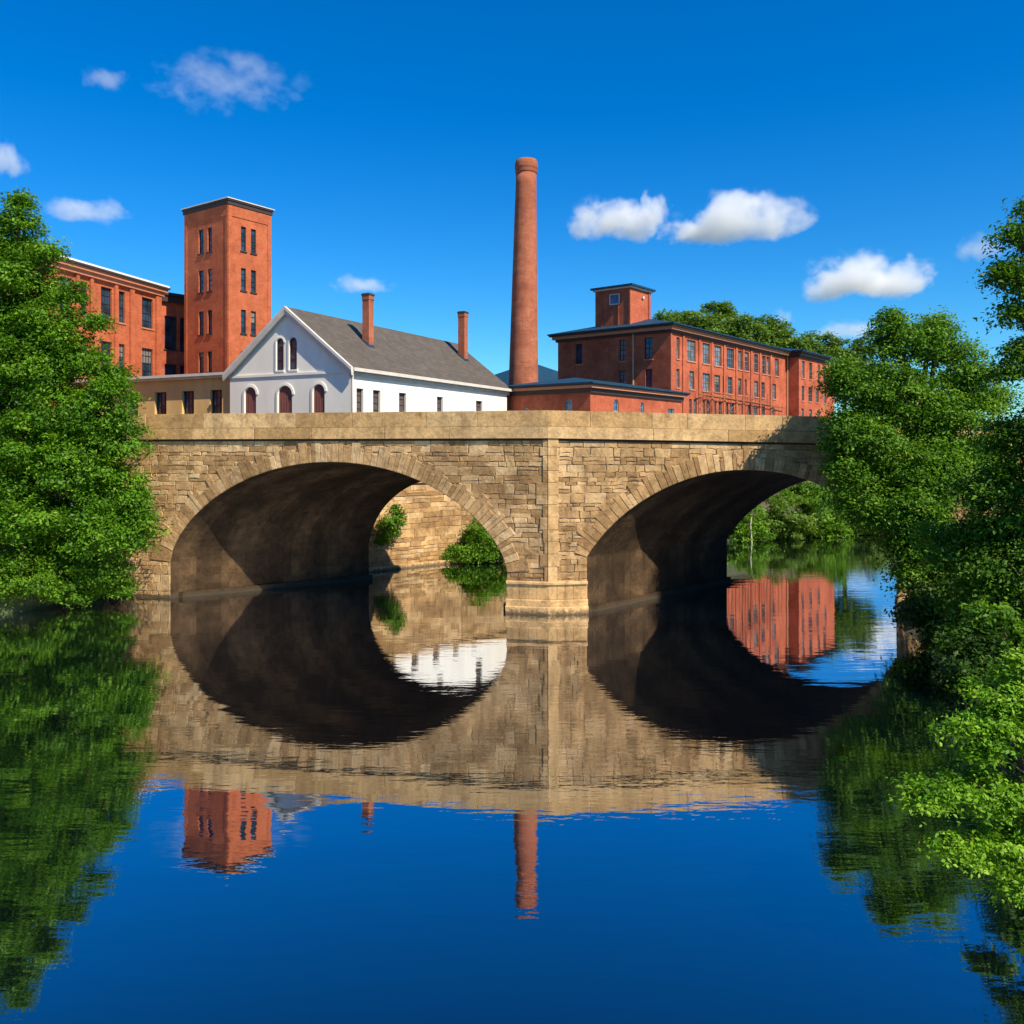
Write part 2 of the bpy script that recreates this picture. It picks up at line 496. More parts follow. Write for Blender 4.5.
# ------------------------------------------------------------------ the stone bridge
P0 = Vector((1.4, 34.2, 0))
FL = Frame(P0, (-0.976, 0.216), (-0.216, -0.976))        # left face, u runs to the left
FR = Frame(P0, (0.990, 0.140), (0.140, -0.990))          # right face, u runs to the right
SLEN, SREN = 24.0, 34.0
ZTOP = 6.97


def sagL(u, z): return z
def sagR(u, z): return z - 0.016 * u * max(0, min(1, (z - 5.5) / 1.4))


JN = 8       # points on each jamb
def arch_curve(u0, u1, zs, rise, blend, n=48, zbot=-1.2):
    """jamb, arch, jamb as a polyline, running from u0 to u1; blend mixes a segment (0) with an ellipse (1)"""
    c = (u0 + u1) / 2; h = abs(u1 - u0) / 2; sg = 1 if u1 > u0 else -1
    Rr = (h * h + rise * rise) / (2 * rise)
    pts = []
    for k in range(n + 1):
        a = math.pi * k / n
        x = -math.cos(a) * h
        ze = rise * math.sin(a); zc = math.sqrt(max(Rr * Rr - x * x, 0)) - (Rr - rise)
        pts.append((c + sg * x, zs + ze * blend + zc * (1 - blend)))
    jm = [zbot + (zs - zbot) * k / JN for k in range(JN)]
    return [(u0, z) for z in jm] + pts + [(u1, z) for z in jm[::-1]]


AL = arch_curve(1.64, 16.65, 1.58, 4.36, 0.55)
AR = arch_curve(1.58, 14.8, 2.2, 3.44, 0.10)
RING = 0.72


def normals(curve):
    c = (curve[0][0] + curve[-1][0]) / 2
    nn = []
    for i, p in enumerate(curve):
        a = curve[max(i - 1, 0)]; b_ = curve[min(i + 1, len(curve) - 1)]
        dx, dz = b_[0] - a[0], b_[1] - a[1]; L = math.hypot(dx, dz)
        n_ = (-dz / L, dx / L)
        if n_[0] * (p[0] - c) + n_[1] * (p[1] - 0) < 0: n_ = (-n_[0], -n_[1])
        nn.append(n_)
    return nn


def clip(poly, q, n):
    outp = []
    for i in range(len(poly)):
        a, b_ = poly[i], poly[(i + 1) % len(poly)]
        da = (a[0] - q[0]) * n[0] + (a[1] - q[1]) * n[1]; db = (b_[0] - q[0]) * n[0] + (b_[1] - q[1]) * n[1]
        if da >= 0: outp.append(a)
        if da * db < 0:
            t = da / (da - db); outp.append((a[0] + (b_[0] - a[0]) * t, a[1] + (b_[1] - a[1]) * t))
    return outp


def rubble(mb, F, u0, u1, z0, z1, curve=None, rr=None, zf=None, hmin=0.13, hmax=0.40, wmin=0.22, wmax=0.95, ringw=RING):
    rr = rr or rnd
    if curve:
        arcp = curve[JN:-JN]; nn = normals(arcp); dense, dn = [], []
        for i in range(len(arcp) - 1):
            for k in range(4):
                t = k / 4
                p = (arcp[i][0] * (1 - t) + arcp[i + 1][0] * t, arcp[i][1] * (1 - t) + arcp[i + 1][1] * t)
                dense.append((p[0] + nn[i][0] * ringw * .7, p[1] + nn[i][1] * ringw * .7)); dn.append(nn[i])
        na = len(dense); zspr = arcp[0][1]
        for e, q in ((0, arcp[0]), (-1, arcp[-1])):
            sg = 1 if q[0] > (arcp[0][0] + arcp[-1][0]) / 2 else -1
            zz = curve[0][1]
            while zz < q[1] - .1:
                dense.append((q[0], zz)); dn.append((sg, 0)); zz += .15
    z = z0
    while z < z1 - 0.05:
        h = rr.uniform(hmin, hmax)
        if curve and z < zspr < z + h and zspr - z > .1: h = zspr - z
        if z + h > z1 - hmin * .8: h = z1 - z
        u = u0 - rr.uniform(0, 0.5)
        while u < u1:
            w = rr.uniform(wmin, wmax) * (0.7 + h)
            a, b_ = max(u, u0), min(u + w, u1)
            u += w
            if b_ - a < 0.06: continue
            cells = [(a, b_, z, z + h)]
            if h > 0.30 and rr.random() < 0.45:
                s = z + h * rr.uniform(0.35, 0.65)
                cells = [(a, b_, z, s), (a, b_, s, z + h)]
            for (a2, b2, c2, d2) in cells:
                g = 0.008
                j = lambda: rr.uniform(-0.028, 0.028)
                poly = [(a2 + g + j(), c2 + g + j()), ((a2 + b2) / 2, c2 + g + j()), (b2 - g + j(), c2 + g + j()), (b2 - g + j(), d2 - g + j()),
                        ((a2 + b2) / 2 + j(), d2 - g + j()), (a2 + g + j(), d2 - g + j())]
                poly = [(min(max(p[0], u0), u1), p[1]) for p in poly]
                if curve:
                    cu = (a2 + b2) / 2; cz = (c2 + d2) / 2
                    i = min(range(na) if cz > zspr else range(na, len(dense)), key=lambda k: (dense[k][0] - cu) ** 2 + (dense[k][1] - cz) ** 2)
                    poly = clip(poly, dense[i], dn[i])
                    if len(poly) < 3: continue
                mb.block(F, poly, rr.uniform(0.0, 0.017), rr.uniform(0.010, 0.018), -0.05, rr.random() ** 1.0, zf)
        z += h


bridge = thing('stone_bridge', P0, 0, 'tan rubble stone road bridge with two wide arches spanning the river', 'bridge')
for F, A, ulen, zf in ((FL, AL, SLEN, sagL), (FR, AR, SREN, sagR)):
    back = MB()      # mortar bed behind the stones
    outl = [(0, -1.2), (ulen, -1.2), (ulen, ZTOP), (0, ZTOP)]
    seg = [(u, z) for u, z in A]
    top = [(ulen * k / 12, ZTOP) for k in range(12, -1, -1)]
    loop = [(0.0, -1.2)] + seg + [(ulen, -1.2)] + top
    tris = tessellate_polygon([[Vector((u, z, 0)) for u, z in loop]])
    back.add([F.p(u, zf(u, z), -0.03) for u, z in loop], [tuple(t) for t in tris])
    face = back.build('mortar_bed', M['mortar'], bridge)
    st = MB()
    rubble(st, F, 0.0, ulen, -0.3, ZTOP, A, zf=zf)
    st.build('stone_facing', M['stone'], bridge)
    # ring of voussoirs
    ring = MB()
    A = A[JN:-JN]
    nn = normals(A)
    arc = list(range(len(A)))
    L = [0]
    for i in arc[1:]: L.append(L[-1] + math.hypot(A[i][0] - A[i - 1][0], A[i][1] - A[i - 1][1]))
    def on(s):
        s = min(max(s, 0), L[-1] - 1e-6)
        k = max(i for i in range(len(L)) if L[i] <= s); k = min(k, len(L) - 2)
        t = (s - L[k]) / (L[k + 1] - L[k]); i = arc[k]; j = arc[k + 1]
        p = (A[i][0] * (1 - t) + A[j][0] * t, A[i][1] * (1 - t) + A[j][1] * t)
        n_ = (nn[i][0] * (1 - t) + nn[j][0] * t, nn[i][1] * (1 - t) + nn[j][1] * t)
        return p, n_
    s = 0.0
    while s < L[-1]:
        w = rnd.uniform(0.15, 0.36)
        if s + w > L[-1] - 0.2: w = L[-1] - s
        (p, n1_), (q, n2_) = on(s + 0.006), on(s + w - 0.006)
        rl = RING + rnd.uniform(-0.22, 0.26)
        # keep the tops of the longest stones below the cornice
        poly = [p, q, (q[0] + n2_[0] * rl, min(q[1] + n2_[1] * rl, ZTOP - .02)), (p[0] + n1_[0] * rl, min(p[1] + n1_[1] * rl, ZTOP - .02))]
        ring.block(F, poly, rnd.uniform(0.032, 0.058), 0.018, -0.06, rnd.uniform(0.0, 0.95), zf)
        s += w
    ring.build('arch_ring', M['stone'], bridge)

# corner quoins on the pier, one strip of dressed stone facing right of the ridge
qn = MB(); ql = MB(); z = 1.25
while z < ZTOP - 0.1:
    h = min(rnd.uniform(0.34, 0.6), ZTOP - z)
    w = rnd.choice((0.38, 0.42, 0.46))
    qn.block(FR, [(0.0, z + .006), (w, z + .006), (w, z + h - .006), (0.0, z + h - .006)], 0.075, 0.014, -0.05, rnd.uniform(.55, 1))
    w = rnd.choice((0.12, 0.18, 0.3, 0.45))
    ql.block(FL, [(0.0, z + .006), (w, z + .006), (w, z + h - .006), (0.0, z + h - .006)], 0.05, 0.014, -0.05, rnd.uniform(.1, .7))
    z += h
qn.build('quoins', M['dressed'], bridge)
ql.build('quoins', M['stone'], bridge)

# stepped pier foot
for nm, zz0, zz1, dd in (('pier_base', -1.0, 0.30, 0.30), ('pier_base', 0.30, 0.56, 0.20), ('pier_base', 0.56, 1.16, 0.09), ('pier_base', 1.16, 1.27, 0.16)):
    pb = MB()
    def plan(d):
        l0 = FL.p(1.64, 0, d); r0 = FR.p(1.58, 0, d)
        # mitred point at the ridge
        n_ = (FL.N + FR.N); k = d / (1 + FL.N.dot(FR.N)); rd = P0 + n_ * k
        return [FL.p(1.64, 0, -0.5), l0, rd, r0, FR.p(1.58, 0, -0.5)]
    if zz0 == 0.56:
        for (F, e) in ((FL, 1.64), (FR, 1.58)):
            u = 0.0
            while u < e:
                w = min(rnd.uniform(.3, .55), e - u) if e - u > .7 else e - u
                pb.block(F, [(u + .004, zz0), (u + w - .004, zz0), (u + w - .004, zz1), (u + .004, zz1)], dd, 0.012, -0.1, rnd.uniform(.3, .9))
                u += w
        P = plan(dd - 0.02)
        pb.prism([(p.x, p.y) for p in P], zz0, zz1, .4)
    else:
        P = plan(dd); Pn = plan(dd - 0.03)
        pts0 = [(p.x, p.y) for p in P]; pts1 = [(p.x, p.y) for p in Pn]
        pb.prism(pts0, zz0, zz1 - 0.03, 0.8)
        pb.loft([[Vector((x, y, zz1 - 0.03)) for x, y in pts0], [Vector((x, y, zz1)) for x, y in pts1]], True, .85)
    pb.build(nm, M['dressed'], bridge)

# vaults: ruled between the front arch and the (skewed) back arch
W = 7.0
nLb, nRb = -FL.N, -FR.N
kk = W / (1 + nLb.dot(nRb)); B0 = P0 + (nLb + nRb) * kk
FLb = Frame(B0, FL.U, nLb); FRb = Frame(B0, FR.U, nRb)
uLfar = (Vector((-7.1, 43.3, 0)) - B0).dot(FL.U)
AL2 = arch_curve(0.9, uLfar, 1.5, 3.6, 0.7)
uRfar = (Vector((10.5, 42.6, 0)) - B0).dot(FR.U)
AR2 = arch_curve(uRfar, uRfar + 12.6, 2.0, 3.2, 0.2)
for F, A, Fb, A2 in ((FL, AL, FLb, AL2), (FR, AR, FRb, AR2)):
    v = MB(); K = 26
    pa = [F.p(u, z, -0.02) for u, z in A]; pb_ = [Fb.p(u, z, -0.02) for u, z in A2]
    rings = [[a.lerp(b_, k / K) for a, b_ in zip(pa, pb_)] for k in range(K + 1)]
    n = len(pa)
    vr = random.Random(3)
    # courses of vault stones as tinted faces
    tintrow = [[min(1, max(0, .5 + .42 * math.sin(k * .95 + .8 * math.sin(k * .37)) + vr.uniform(-.28, .28))) for _ in range(n)] for k in range(K)]
    vs = [p for r_ in rings for p in r_]
    for k in range(K):
        for i in range(n - 1):
            v.add([rings[k][i], rings[k][i + 1], rings[k + 1][i + 1], rings[k + 1][i]], [(0, 1, 2, 3)], tintrow[k][i])
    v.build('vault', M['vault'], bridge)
    # pale footing ledge along the inner walls
    for side in (JN, -JN - 1):
        lg = MB()
        a = pa[side].copy(); b_ = pb_[side].copy(); o = pa[-JN - 1 if side == JN else JN]
        inn = (o - a); inn.z = 0; inn.normalize()
        a.z = b_.z = 0
        d_ = (b_ - a).normalized()
        a = a + d_ * 0.35
        pts = [a - inn * .2, a + inn * 0.20, b_ + inn * 0.20, b_ - inn * .2]
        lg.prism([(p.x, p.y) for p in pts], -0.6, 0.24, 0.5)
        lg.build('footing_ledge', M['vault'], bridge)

bk = MB()
for Fb, A2, ulen, zf in ((FLb, AL2, SLEN, sagL), (FRb, AR2, SREN, sagR)):
    loop = [(0.0, -1.2)] + A2 + [(ulen, -1.2), (ulen, ZTOP), (0, ZTOP)]
    tris = tessellate_polygon([[Vector((u, z, 0)) for u, z in loop]])
    bk.add([Fb.p(u, zf(u, z), 0) for u, z in loop], [tuple(t) for t in tris])
bk.build('back_face', M['stone'], bridge)

# string course, parapet blocks and coping on both sides
def course(F, ulen, z0, z1, d0, d1, lmin, lmax, mb, zf, bev=0.008, trange=(.0, 1.0)):
    u = -max(d1, 0) * 0.18
    while u < ulen:
        w = rnd.uniform(lmin, lmax)
        if u + w > ulen - lmin * .5: w = ulen - u
        t = rnd.uniform(*trange)
        g = 0.006
        poly = [(u + g, z0 + .003), (u + w - g, z0 + .003), (u + w - g, z1 - .003), (u + g, z1 - .003)]
        n = len(mb.v)
        mb.block(F, poly, d1, bev, d0, t, zf)
        # top of the block
        vs = [F.p(uu, zf(uu, z1 - .003), dd) for uu, dd in ((u + g, d0), (u + w - g, d0), (u + w - g, d1 - bev), (u + g, d1 - bev))]
        mb.add(vs, [(0, 1, 2, 3)], t)
        u += w


for F, ulen, zf in ((FL, SLEN, sagL), (FR, SREN, sagR)):
    sc_ = MB(); course(F, ulen, 6.90, 7.37, -0.42, 0.13, 2.2, 4.6, sc_, zf, .012)
    # thin drip moulding below, coloured dark to paint in the course's shadow line
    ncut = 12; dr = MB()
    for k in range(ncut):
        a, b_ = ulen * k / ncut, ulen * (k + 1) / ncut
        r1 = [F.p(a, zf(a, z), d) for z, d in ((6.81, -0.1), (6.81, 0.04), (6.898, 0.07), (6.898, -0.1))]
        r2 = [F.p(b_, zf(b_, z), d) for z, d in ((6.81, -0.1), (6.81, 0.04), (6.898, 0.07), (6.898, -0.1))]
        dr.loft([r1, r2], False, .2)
    dr.build('drip_moulding', M['shadow_line'], bridge)
    sc_.build('string_course', M['dressed'], bridge)
    pp = MB(); course(F, ulen, 7.372, 8.0, -0.40, 0.075, 1.1, 3.0, pp, zf, .01)
    pp.build('parapet', M['dressed'], bridge)
for Fb, ulen, zf in ((FLb, SLEN, sagL), (FRb, SREN, sagR)):
    pp = MB(); course(Fb, ulen, 6.95, 8.0, -0.35, 0.1, 1.4, 3.0, pp, zf)
    pp.build('parapet', M['dressed'], bridge)
rd = MB()
for F, Fb, ulen in ((FL, FLb, SLEN), (FR, FRb, SREN)):
    for k in range(12):
        a, b_ = ulen * k / 12, ulen * (k + 1) / 12
        zz = lambda u: 7.0 - (0.016 * u if F is FR else 0)
        rd.add([F.p(a, zz(a), -0.1), F.p(b_, zz(b_), -0.1), Fb.p(b_, zz(b_), -0.1), Fb.p(a, zz(a), -0.1)], [(0, 1, 2, 3)])
rd.build('roadway', M['asphalt'], bridge)

# ------------------------------------------------------------------ retaining wall on the far bank
rw_pts = [(-15.5, 39.6), (-7.3, 43.6), (-7.7, 45.9), (-2.9, 50.2), (3, 55), (9.4, 58.7)]
rwt = thing('retaining_wall', (-2.9, 50.2, 0), 0, 'tan stone retaining wall rising from the water below the white house', 'wall')
bed = MB(); stn = MB(); foot = MB(); cap = MB()
for i in range(2, len(rw_pts) - 1):
    a, b_ = Vector((*rw_pts[i], 0)), Vector((*rw_pts[i + 1], 0))
    d = b_ - a; F = Frame(a, (d.x, d.y)); ln = d.length
    bed.box(F, -.3, ln + .3, -1.0, 4.62, -0.9, -0.02, 0.4)
    rubble(stn, F, 0, ln, -0.2, 4.6, None, rnd, None, 0.2, 0.5, .4, 1.3)
    foot.box(F, 0, ln, -0.8, 0.22, -0.02, 0.24, .9)
    cap.box(F, -.1, ln + .1, 4.62, 4.85, -0.95, 0.12, .7)
bed.build('mortar_bed', M['mortar'], rwt); stn.build('stone_facing', M['stone'], rwt)
foot.build('footing_ledge', M['dressed'], rwt); cap.build('coping', M['dressed'], rwt)

# ------------------------------------------------------------------ building kit
def rect(u0, u1, z0, z1): return [(u0, z0), (u1, z0), (u1, z1), (u0, z1)]
def arched(u0, u1, z0, z1, n=8):
    r = (u1 - u0) / 2; c = (u0 + u1) / 2; zs = z1 - r
    return [(u0, z0), (u1, z0)] + [(c + r * math.cos(math.pi * k / n), zs + r * math.sin(math.pi * k / n)) for k in range(n + 1)]


blind_rng = random.Random(21)
def window(F, parent, box, cols=2, rows=4, fm='frame', gmt='glass', depth=0.2, sill=True, arch=False, name='window', sillm='trim', surround=None):
    u0, u1, z0, z1 = box
    fb = MB(); t = 0.05
    d0, d1 = -depth + 0.01, -depth + 0.07
    if arch:
        lp = arched(u0, u1, z0, z1); c = (u0 + u1) / 2; zc = (z0 + z1) / 2
        inn = [(u + (t if u < c else -t) * (1 if abs(u - c) > 1e-3 else 0), z + (t if z < zc else -t)) for u, z in lp]
        n = len(lp)
        fb.add([F.p(u, z, d1) for u, z in lp] + [F.p(u, z, d1) for u, z in inn] + [F.p(u, z, d0) for u, z in inn],
               [(i, (i + 1) % n, n + (i + 1) % n, n + i) for i in range(n)] + [(n + i, n + (i + 1) % n, 2 * n + (i + 1) % n, 2 * n + i) for i in range(n)])
    else:
        fb.box(F, u0, u0 + t, z0, z1, d0, d1); fb.box(F, u1 - t, u1, z0, z1, d0, d1)
        fb.box(F, u0 + t, u1 - t, z0, z0 + t, d0, d1); fb.box(F, u0 + t, u1 - t, z1 - t, z1, d0, d1)
    for k in range(1, cols):
        u = u0 + (u1 - u0) * k / cols
        fb.box(F, u - .018, u + .018, z0 + t, z1 - t, d0, d1 - .015)
    for k in range(1, rows):
        z = z0 + (z1 - z0) * k / rows
        hh = .035 if k == rows // 2 else .016
        fb.box(F, u0 + t, u1 - t, z - hh, z + hh, d0, d1 - .008)
    o = fb.build(name, M[fm], parent)
    pn = MB()
    lp = arched(u0, u1, z0, z1) if arch else rect(u0, u1, z0, z1)
    pn.add([F.p(u, z, d0 + .012) for u, z in lp], [tuple(range(len(lp)))])
    if blind_rng.random() < .3 and gmt == 'glass':
        zb = z1 - (z1 - z0) * blind_rng.choice((.25, .4, .5))
        pn2 = MB(); pn2.add([F.p(u, z, d0 + .016) for u, z in rect(u0 + .05, u1 - .05, zb, z1 - .05 - (.5 * (u1 - u0) if arch else 0))] , [(0, 1, 2, 3)])
        if zb < z1 - .1 - (.5 * (u1 - u0) if arch else 0): pn2.build('blind', M['blind'], o)
        if blind_rng.random() < .4: gmt = 'glass_pale'
    pn.build('pane', M[gmt], o)
    if sill:
        sl = MB(); sl.box(F, u0 - .08, u1 + .08, z0 - .10, z0 - .002, -depth + .02, 0.07)
        sl.build('sill', M[sillm], o)
    return o


def cornice(mb, F, u0, u1, z0, z1, prof):
    """moulding swept along a wall; prof = (z fraction, depth)"""
    r1 = [F.p(u0, z0 + (z1 - z0) * a, d) for a, d in prof]; r2 = [F.p(u1, z0 + (z1 - z0) * a, d) for a, d in prof]
    mb.loft([r1, r2], True)


class Block:
    """rectangular building: corner O, faces A (front right, u along X) and B (front left, u along Y)"""
    def __init__(self, O, X, L, Wd):
        self.O = Vector((*O, 0)); self.X = Vector((*X, 0)).normalized(); self.Y = Vector((-self.X.y, self.X.x, 0))
        self.L, self.W = L, Wd
        self.A = Frame(self.O, self.X)
        self.B = Frame(self.O, self.Y, -self.X)
        self.C = Frame(self.O + self.X * L, self.Y, self.X)
        self.D = Frame(self.O + self.Y * Wd, self.X, self.Y)
        self.rot = math.atan2(self.X.y, self.X.x)
    def pt(self, x, y, z): v = self.O + self.X * x + self.Y * y; return Vector((v.x, v.y, z))
    def ring(self, mb, z0, z1, d0, d1, tint=None):
        o = [self.pt(-d1, -d1, 0), self.pt(self.L + d1, -d1, 0), self.pt(self.L + d1, self.W + d1, 0), self.pt(-d1, self.W + d1, 0)]
        i = [self.pt(-d0, -d0, 0), self.pt(self.L + d0, -d0, 0), self.pt(self.L + d0, self.W + d0, 0), self.pt(-d0, self.W + d0, 0)]
        def up(ps, z): return [Vector((p.x, p.y, z)) for p in ps]
        mb.loft([up(i, z0), up(o, z0), up(o, z1), up(i, z1)], False, tint)
    def hip(self, mb, ze, rise, ov, thick=0.12):
        """low hipped roof with an eave overhang"""
        L, Wd = self.L, self.W
        e0 = [self.pt(-ov, -ov, ze), self.pt(L + ov, -ov, ze), self.pt(L + ov, Wd + ov, ze), self.pt(-ov, Wd + ov, ze)]
        e1 = [p + Vector((0, 0, thick)) for p in e0]
        if L >= Wd: r0, r1 = self.pt(Wd / 2, Wd / 2, ze + rise), self.pt(L - Wd / 2, Wd / 2, ze + rise)
        else: r0, r1 = self.pt(L / 2, L / 2, ze + rise), self.pt(L / 2, Wd - L / 2, ze + rise)
        vs = e0 + e1 + [r0, r1]
        if L >= Wd: fs = [(4, 5, 9, 8), (5, 6, 9), (6, 7, 8, 9), (7, 4, 8)]
        else: fs = [(4, 5, 8), (5, 6, 9, 8), (6, 7, 9), (7, 4, 8, 9)]
        mb.add(vs, fs + [(0, 1, 5, 4), (1, 2, 6, 5), (2, 3, 7, 6), (3, 0, 4, 7), (3, 2, 1, 0)])


# ------------------------------------------------------------------ white gabled house
H = Block((-8.75, 47.0), (0.45, 0.893), 18.6, 8.68)
G0 = 4.4
house = thing('gabled_house', (H.O.x, H.O.y, STREET), H.rot, 'white painted house with grey gable roof and two brick chimneys behind the bridge', 'house')
ZE, ZA = 10.87, 14.25
sideW = []
for (p0, p1) in ((356.5, 363.5), (373, 380.5), (399, 406.4), (437, 443), (476, 482.5)):
    a, b_ = H.A.u_at(p0), H.A.u_at(p1); sideW.append((a, b_, 8.05, 9.82))
for k in range(7): sideW.append((1.1 + k * 2.45, 1.85 + k * 2.45, 5.35, 6.9))
gabW = []
for (p0, p1) in ((324.6, 313.4), (292, 278.4), (256, 245)):
    a, b_ = sorted((H.B.u_at(p0), H.B.u_at(p1))); gabW.append((a, b_, 8.0, 10.05))
upW = []
for (p0, p1) in ((296.8, 289.8), (283.6, 277.0)):
    a, b_ = sorted((H.B.u_at(p0), H.B.u_at(p1))); upW.append((a, b_, 10.95, 12.75))
wm = MB()
wm.wall(H.A, rect(0, H.L, G0, ZE), [rect(*w) for w in sideW])
wm.wall(H.B, [(0, G0), (H.W, G0), (H.W, ZE), (H.W / 2, ZA), (0, ZE)], [arched(*w) for w in gabW + upW], .09)
wm.wall(H.C, [(0, G0), (H.W, G0), (H.W, ZE), (H.W / 2, ZA), (0, ZE)], [])
wm.wall(H.D, rect(0, H.L, G0, ZE), [])
wm.build('wall', M['white'], house)
for w in sideW: window(H.A, house, w, 1, 5, 'shutter', 'shutter', name='window', sillm='white')
for w in upW:
    window(H.B, house, w, 1, 3, 'frame', 'glass', .09, arch=True, sillm='white')
for w in gabW:
    o = MB(); lp = arched(*w)
    o.add([H.B.p(u, z, -0.06) for u, z in lp], [tuple(range(len(lp)))])
    k = 1
    while w[0] + k * 0.19 < w[1]:
        r = (w[1] - w[0]) / 2; c = (w[0] + w[1]) / 2; uu = w[0] + k * .19
        zt = w[3] - r + math.sqrt(max(r * r - (uu - c) ** 2, 0)) - .02
        o.box(H.B, uu - .012, uu + .012, w[2], zt, -0.055, -0.045); k += 1
    o.build('boarded_opening', M['board'], house)
# hood mouldings round the arched openings, string course, corner boards
for w in gabW + upW:
    hm = MB()
    lo = 0.10 if w in gabW else 0.07
    a = arched(w[0] - .03, w[1] + .03, w[2], w[3] + .03, 12)[1:]; b_ = arched(w[0] - lo - .08, w[1] + lo + .08, w[2], w[3] + lo + .08, 12)[1:]
    for i in range(len(a) - 1):
        q = [H.B.p(*a[i], .002), H.B.p(*a[i + 1], .002), H.B.p(*b_[i + 1], .002), H.B.p(*b_[i], .002),
             H.B.p(*a[i], .045), H.B.p(*a[i + 1], .045), H.B.p(*b_[i + 1], .035), H.B.p(*b_[i], .035)]
        hm.add(q, [(4, 5, 6, 7), (0, 1, 5, 4), (2, 3, 7, 6)])
    hm.build('hood_moulding', M['white'], house)
sc_ = MB(); sc_.box(H.B, 0.0, H.W, 10.62, 10.76, .002, 0.06); sc_.build('string_course', M['white'], house)
# roof, rakes, eaves
OVE, OVR, TH = 0.28, 0.26, 0.14
sl = (ZA - ZE) / (H.W / 2)
def roofz(y): return ZA + 0.10 - abs(y - H.W / 2) * sl
rf = MB()
prof = [(-OVE, roofz(-OVE)), (H.W / 2, roofz(H.W / 2)), (H.W + OVE, roofz(H.W + OVE))]
top = [[H.pt(x, y, z + TH) for y, z in prof] for x in (-OVR, H.L + OVR)]
bot = [[H.pt(x, y, z + 0.03) for y, z in prof] for x in (-OVR, H.L + OVR)]
vs = top[0] + top[1] + bot[0] + bot[1]
rf.add(vs, [(0, 1, 4, 3), (1, 2, 5, 4), (6, 9, 10, 7), (7, 10, 11, 8), (0, 6, 7, 1), (1, 7, 8, 2), (3, 4, 10, 9), (4, 5, 11, 10), (0, 3, 9, 6), (2, 8, 11, 5)])
roof = rf.build('roof', M['shingle'], house)
tr = MB()
for xs_ in (-OVR, ):
    for sgn in (0, 1):
        y0, y1 = ((-OVE - .02, H.W / 2) if sgn == 0 else (H.W / 2, H.W + OVE + .02))
        r = []
        for y in (y0, y1):
            z = roofz(y)
            r.append([H.pt(x, y, zz) for x, zz in ((xs_ - .05, z + TH + .02), (xs_ + .14, z + TH + .02), (xs_ + .14, z - .28), (xs_ - .0, z - .28), (xs_ - .05, z - .02))])
        tr.loft(r, True)
tr.box(H.A, -.1, H.L + .2, ZE - .42, ZE - .16, 0.003, 0.12)
tr.box(H.A, -OVR + .15, H.L + OVR, roofz(-OVE) - .05, roofz(-OVE) + .14, OVE + .002, OVE + .10)
tr.box(H.A, 0.0, .18, G0, ZE - .42, .003, .05)
tr.build('eave_trim', M['trim'], house)
dp = MB(); c0 = H.A.p(0.55, 0, 0)
dp.tube([H.A.p(-.12, ZE - .20, OVE), H.A.p(.0, ZE - .30, OVE * .7), H.A.p(.06, ZE - .62, .12), H.A.p(.06, G0, .12)], [.05] * 4, 8)
dp.build('downpipe', M['white'], house, smooth=True)


def roof_hit(px, py):
    """where a sight line meets the near slope of the house roof"""
    d = Vector((kx(px), 1, -(py - HOR) / FPX)); best = None
    Y = 45.0
    while Y < 66:
        p = Vector((0, 0, CAMZ)) + d * Y
        q = p - H.O; y = q.dot(H.Y)
        if y < H.W / 2 and roofz(y) + TH >= p.z and y > -OVE: return q.dot(H.X), y
        Y += .02
    return 6, 3


def stack_part(x, y, w, ztop, parent):
    cb = MB(); h = w / 2
    zb = roofz(y) - .7
    sq = lambda k, z: [H.pt(x + sx * k, y + sy * k, z) for sx, sy in ((-1, -1), (1, -1), (1, 1), (-1, 1))]
    cb.loft([sq(h, zb), sq(h, ztop - .42), sq(h + .025, ztop - .40), sq(h + .025, ztop - .14)], True)
    o = cb.build('chimney', M['stack'], parent)
    cp = MB(); cp.loft([sq(h + .05, ztop - .138), sq(h + .05, ztop - .05), sq(h - .02, ztop)], True)
    cp.build('chimney_cap', M['dark_trim'], o)
    fl = MB(); fl.loft([[H.pt(x + sx * (h + .07), y + sy * (h + .07), roofz(y + sy * (h + .07)) + TH - .05) for sx, sy in ((-1, -1), (1, -1), (1, 1), (-1, 1))],
                        [H.pt(x + sx * (h + .012), y + sy * (h + .012), roofz(y + sy * (h + .012)) + TH + .14) for sx, sy in ((-1, -1), (1, -1), (1, 1), (-1, 1))]])
    fl.build('flashing', M['slate'], o)


for (px, pyb, pyt, wpx) in ((368, 344, 293.5, 10.5), (463, 358, 311.5, 9.5)):
    x, y = roof_hit(px, pyb)
    p = H.pt(x, y, 0)
    stack_part(x, y, wpx * p.y / FPX * .76, zat(pyt, p.y), house)

# ------------------------------------------------------------------ ochre annexe beside the house
T = Block((H.pt(0, H.W + .02, 0).x + .25 * H.X.x, H.pt(0, H.W, 0).y + .25 * H.X.y), (0.45, 0.893), 7.0, 22.0)
ann = thing('ochre_annexe', (T.O.x, T.O.y, STREET), T.rot, 'low ochre annexe with flat roof and small windows left of the white house', 'building')
ZT = 10.85
tw = []
for (p0, p1) in ((222, 210), (194, 182), (166.4, 154.7), (138, 127), (112, 101)):
    a, b_ = sorted((T.B.u_at(p0), T.B.u_at(p1))); tw.append((a, b_, 8.62, 10.02))
wm = MB()
wm.wall(T.B, rect(0, T.W, G0, ZT), [rect(*w) for w in tw], .25)
wm.wall(T.D, rect(0, T.L, G0, ZT), []); wm.wall(T.C, rect(0, T.W, G0, ZT), [])
wm.box(T.B, 0.003, 0.5, G0, ZT - .02, .002, .05)
wm.build('wall', M['ochre'], ann)
for w in tw: window(T.B, ann, w, 3, 3, 'frame', 'glass', .25, sillm='ochre')
rf = MB(); rf.box(T.B, -.0, T.W + .3, ZT, ZT + .16, -T.L - .3, .38); rf.box(T.B, -.0, T.W + .25, ZT - .14, ZT - .002, -.1, .25)
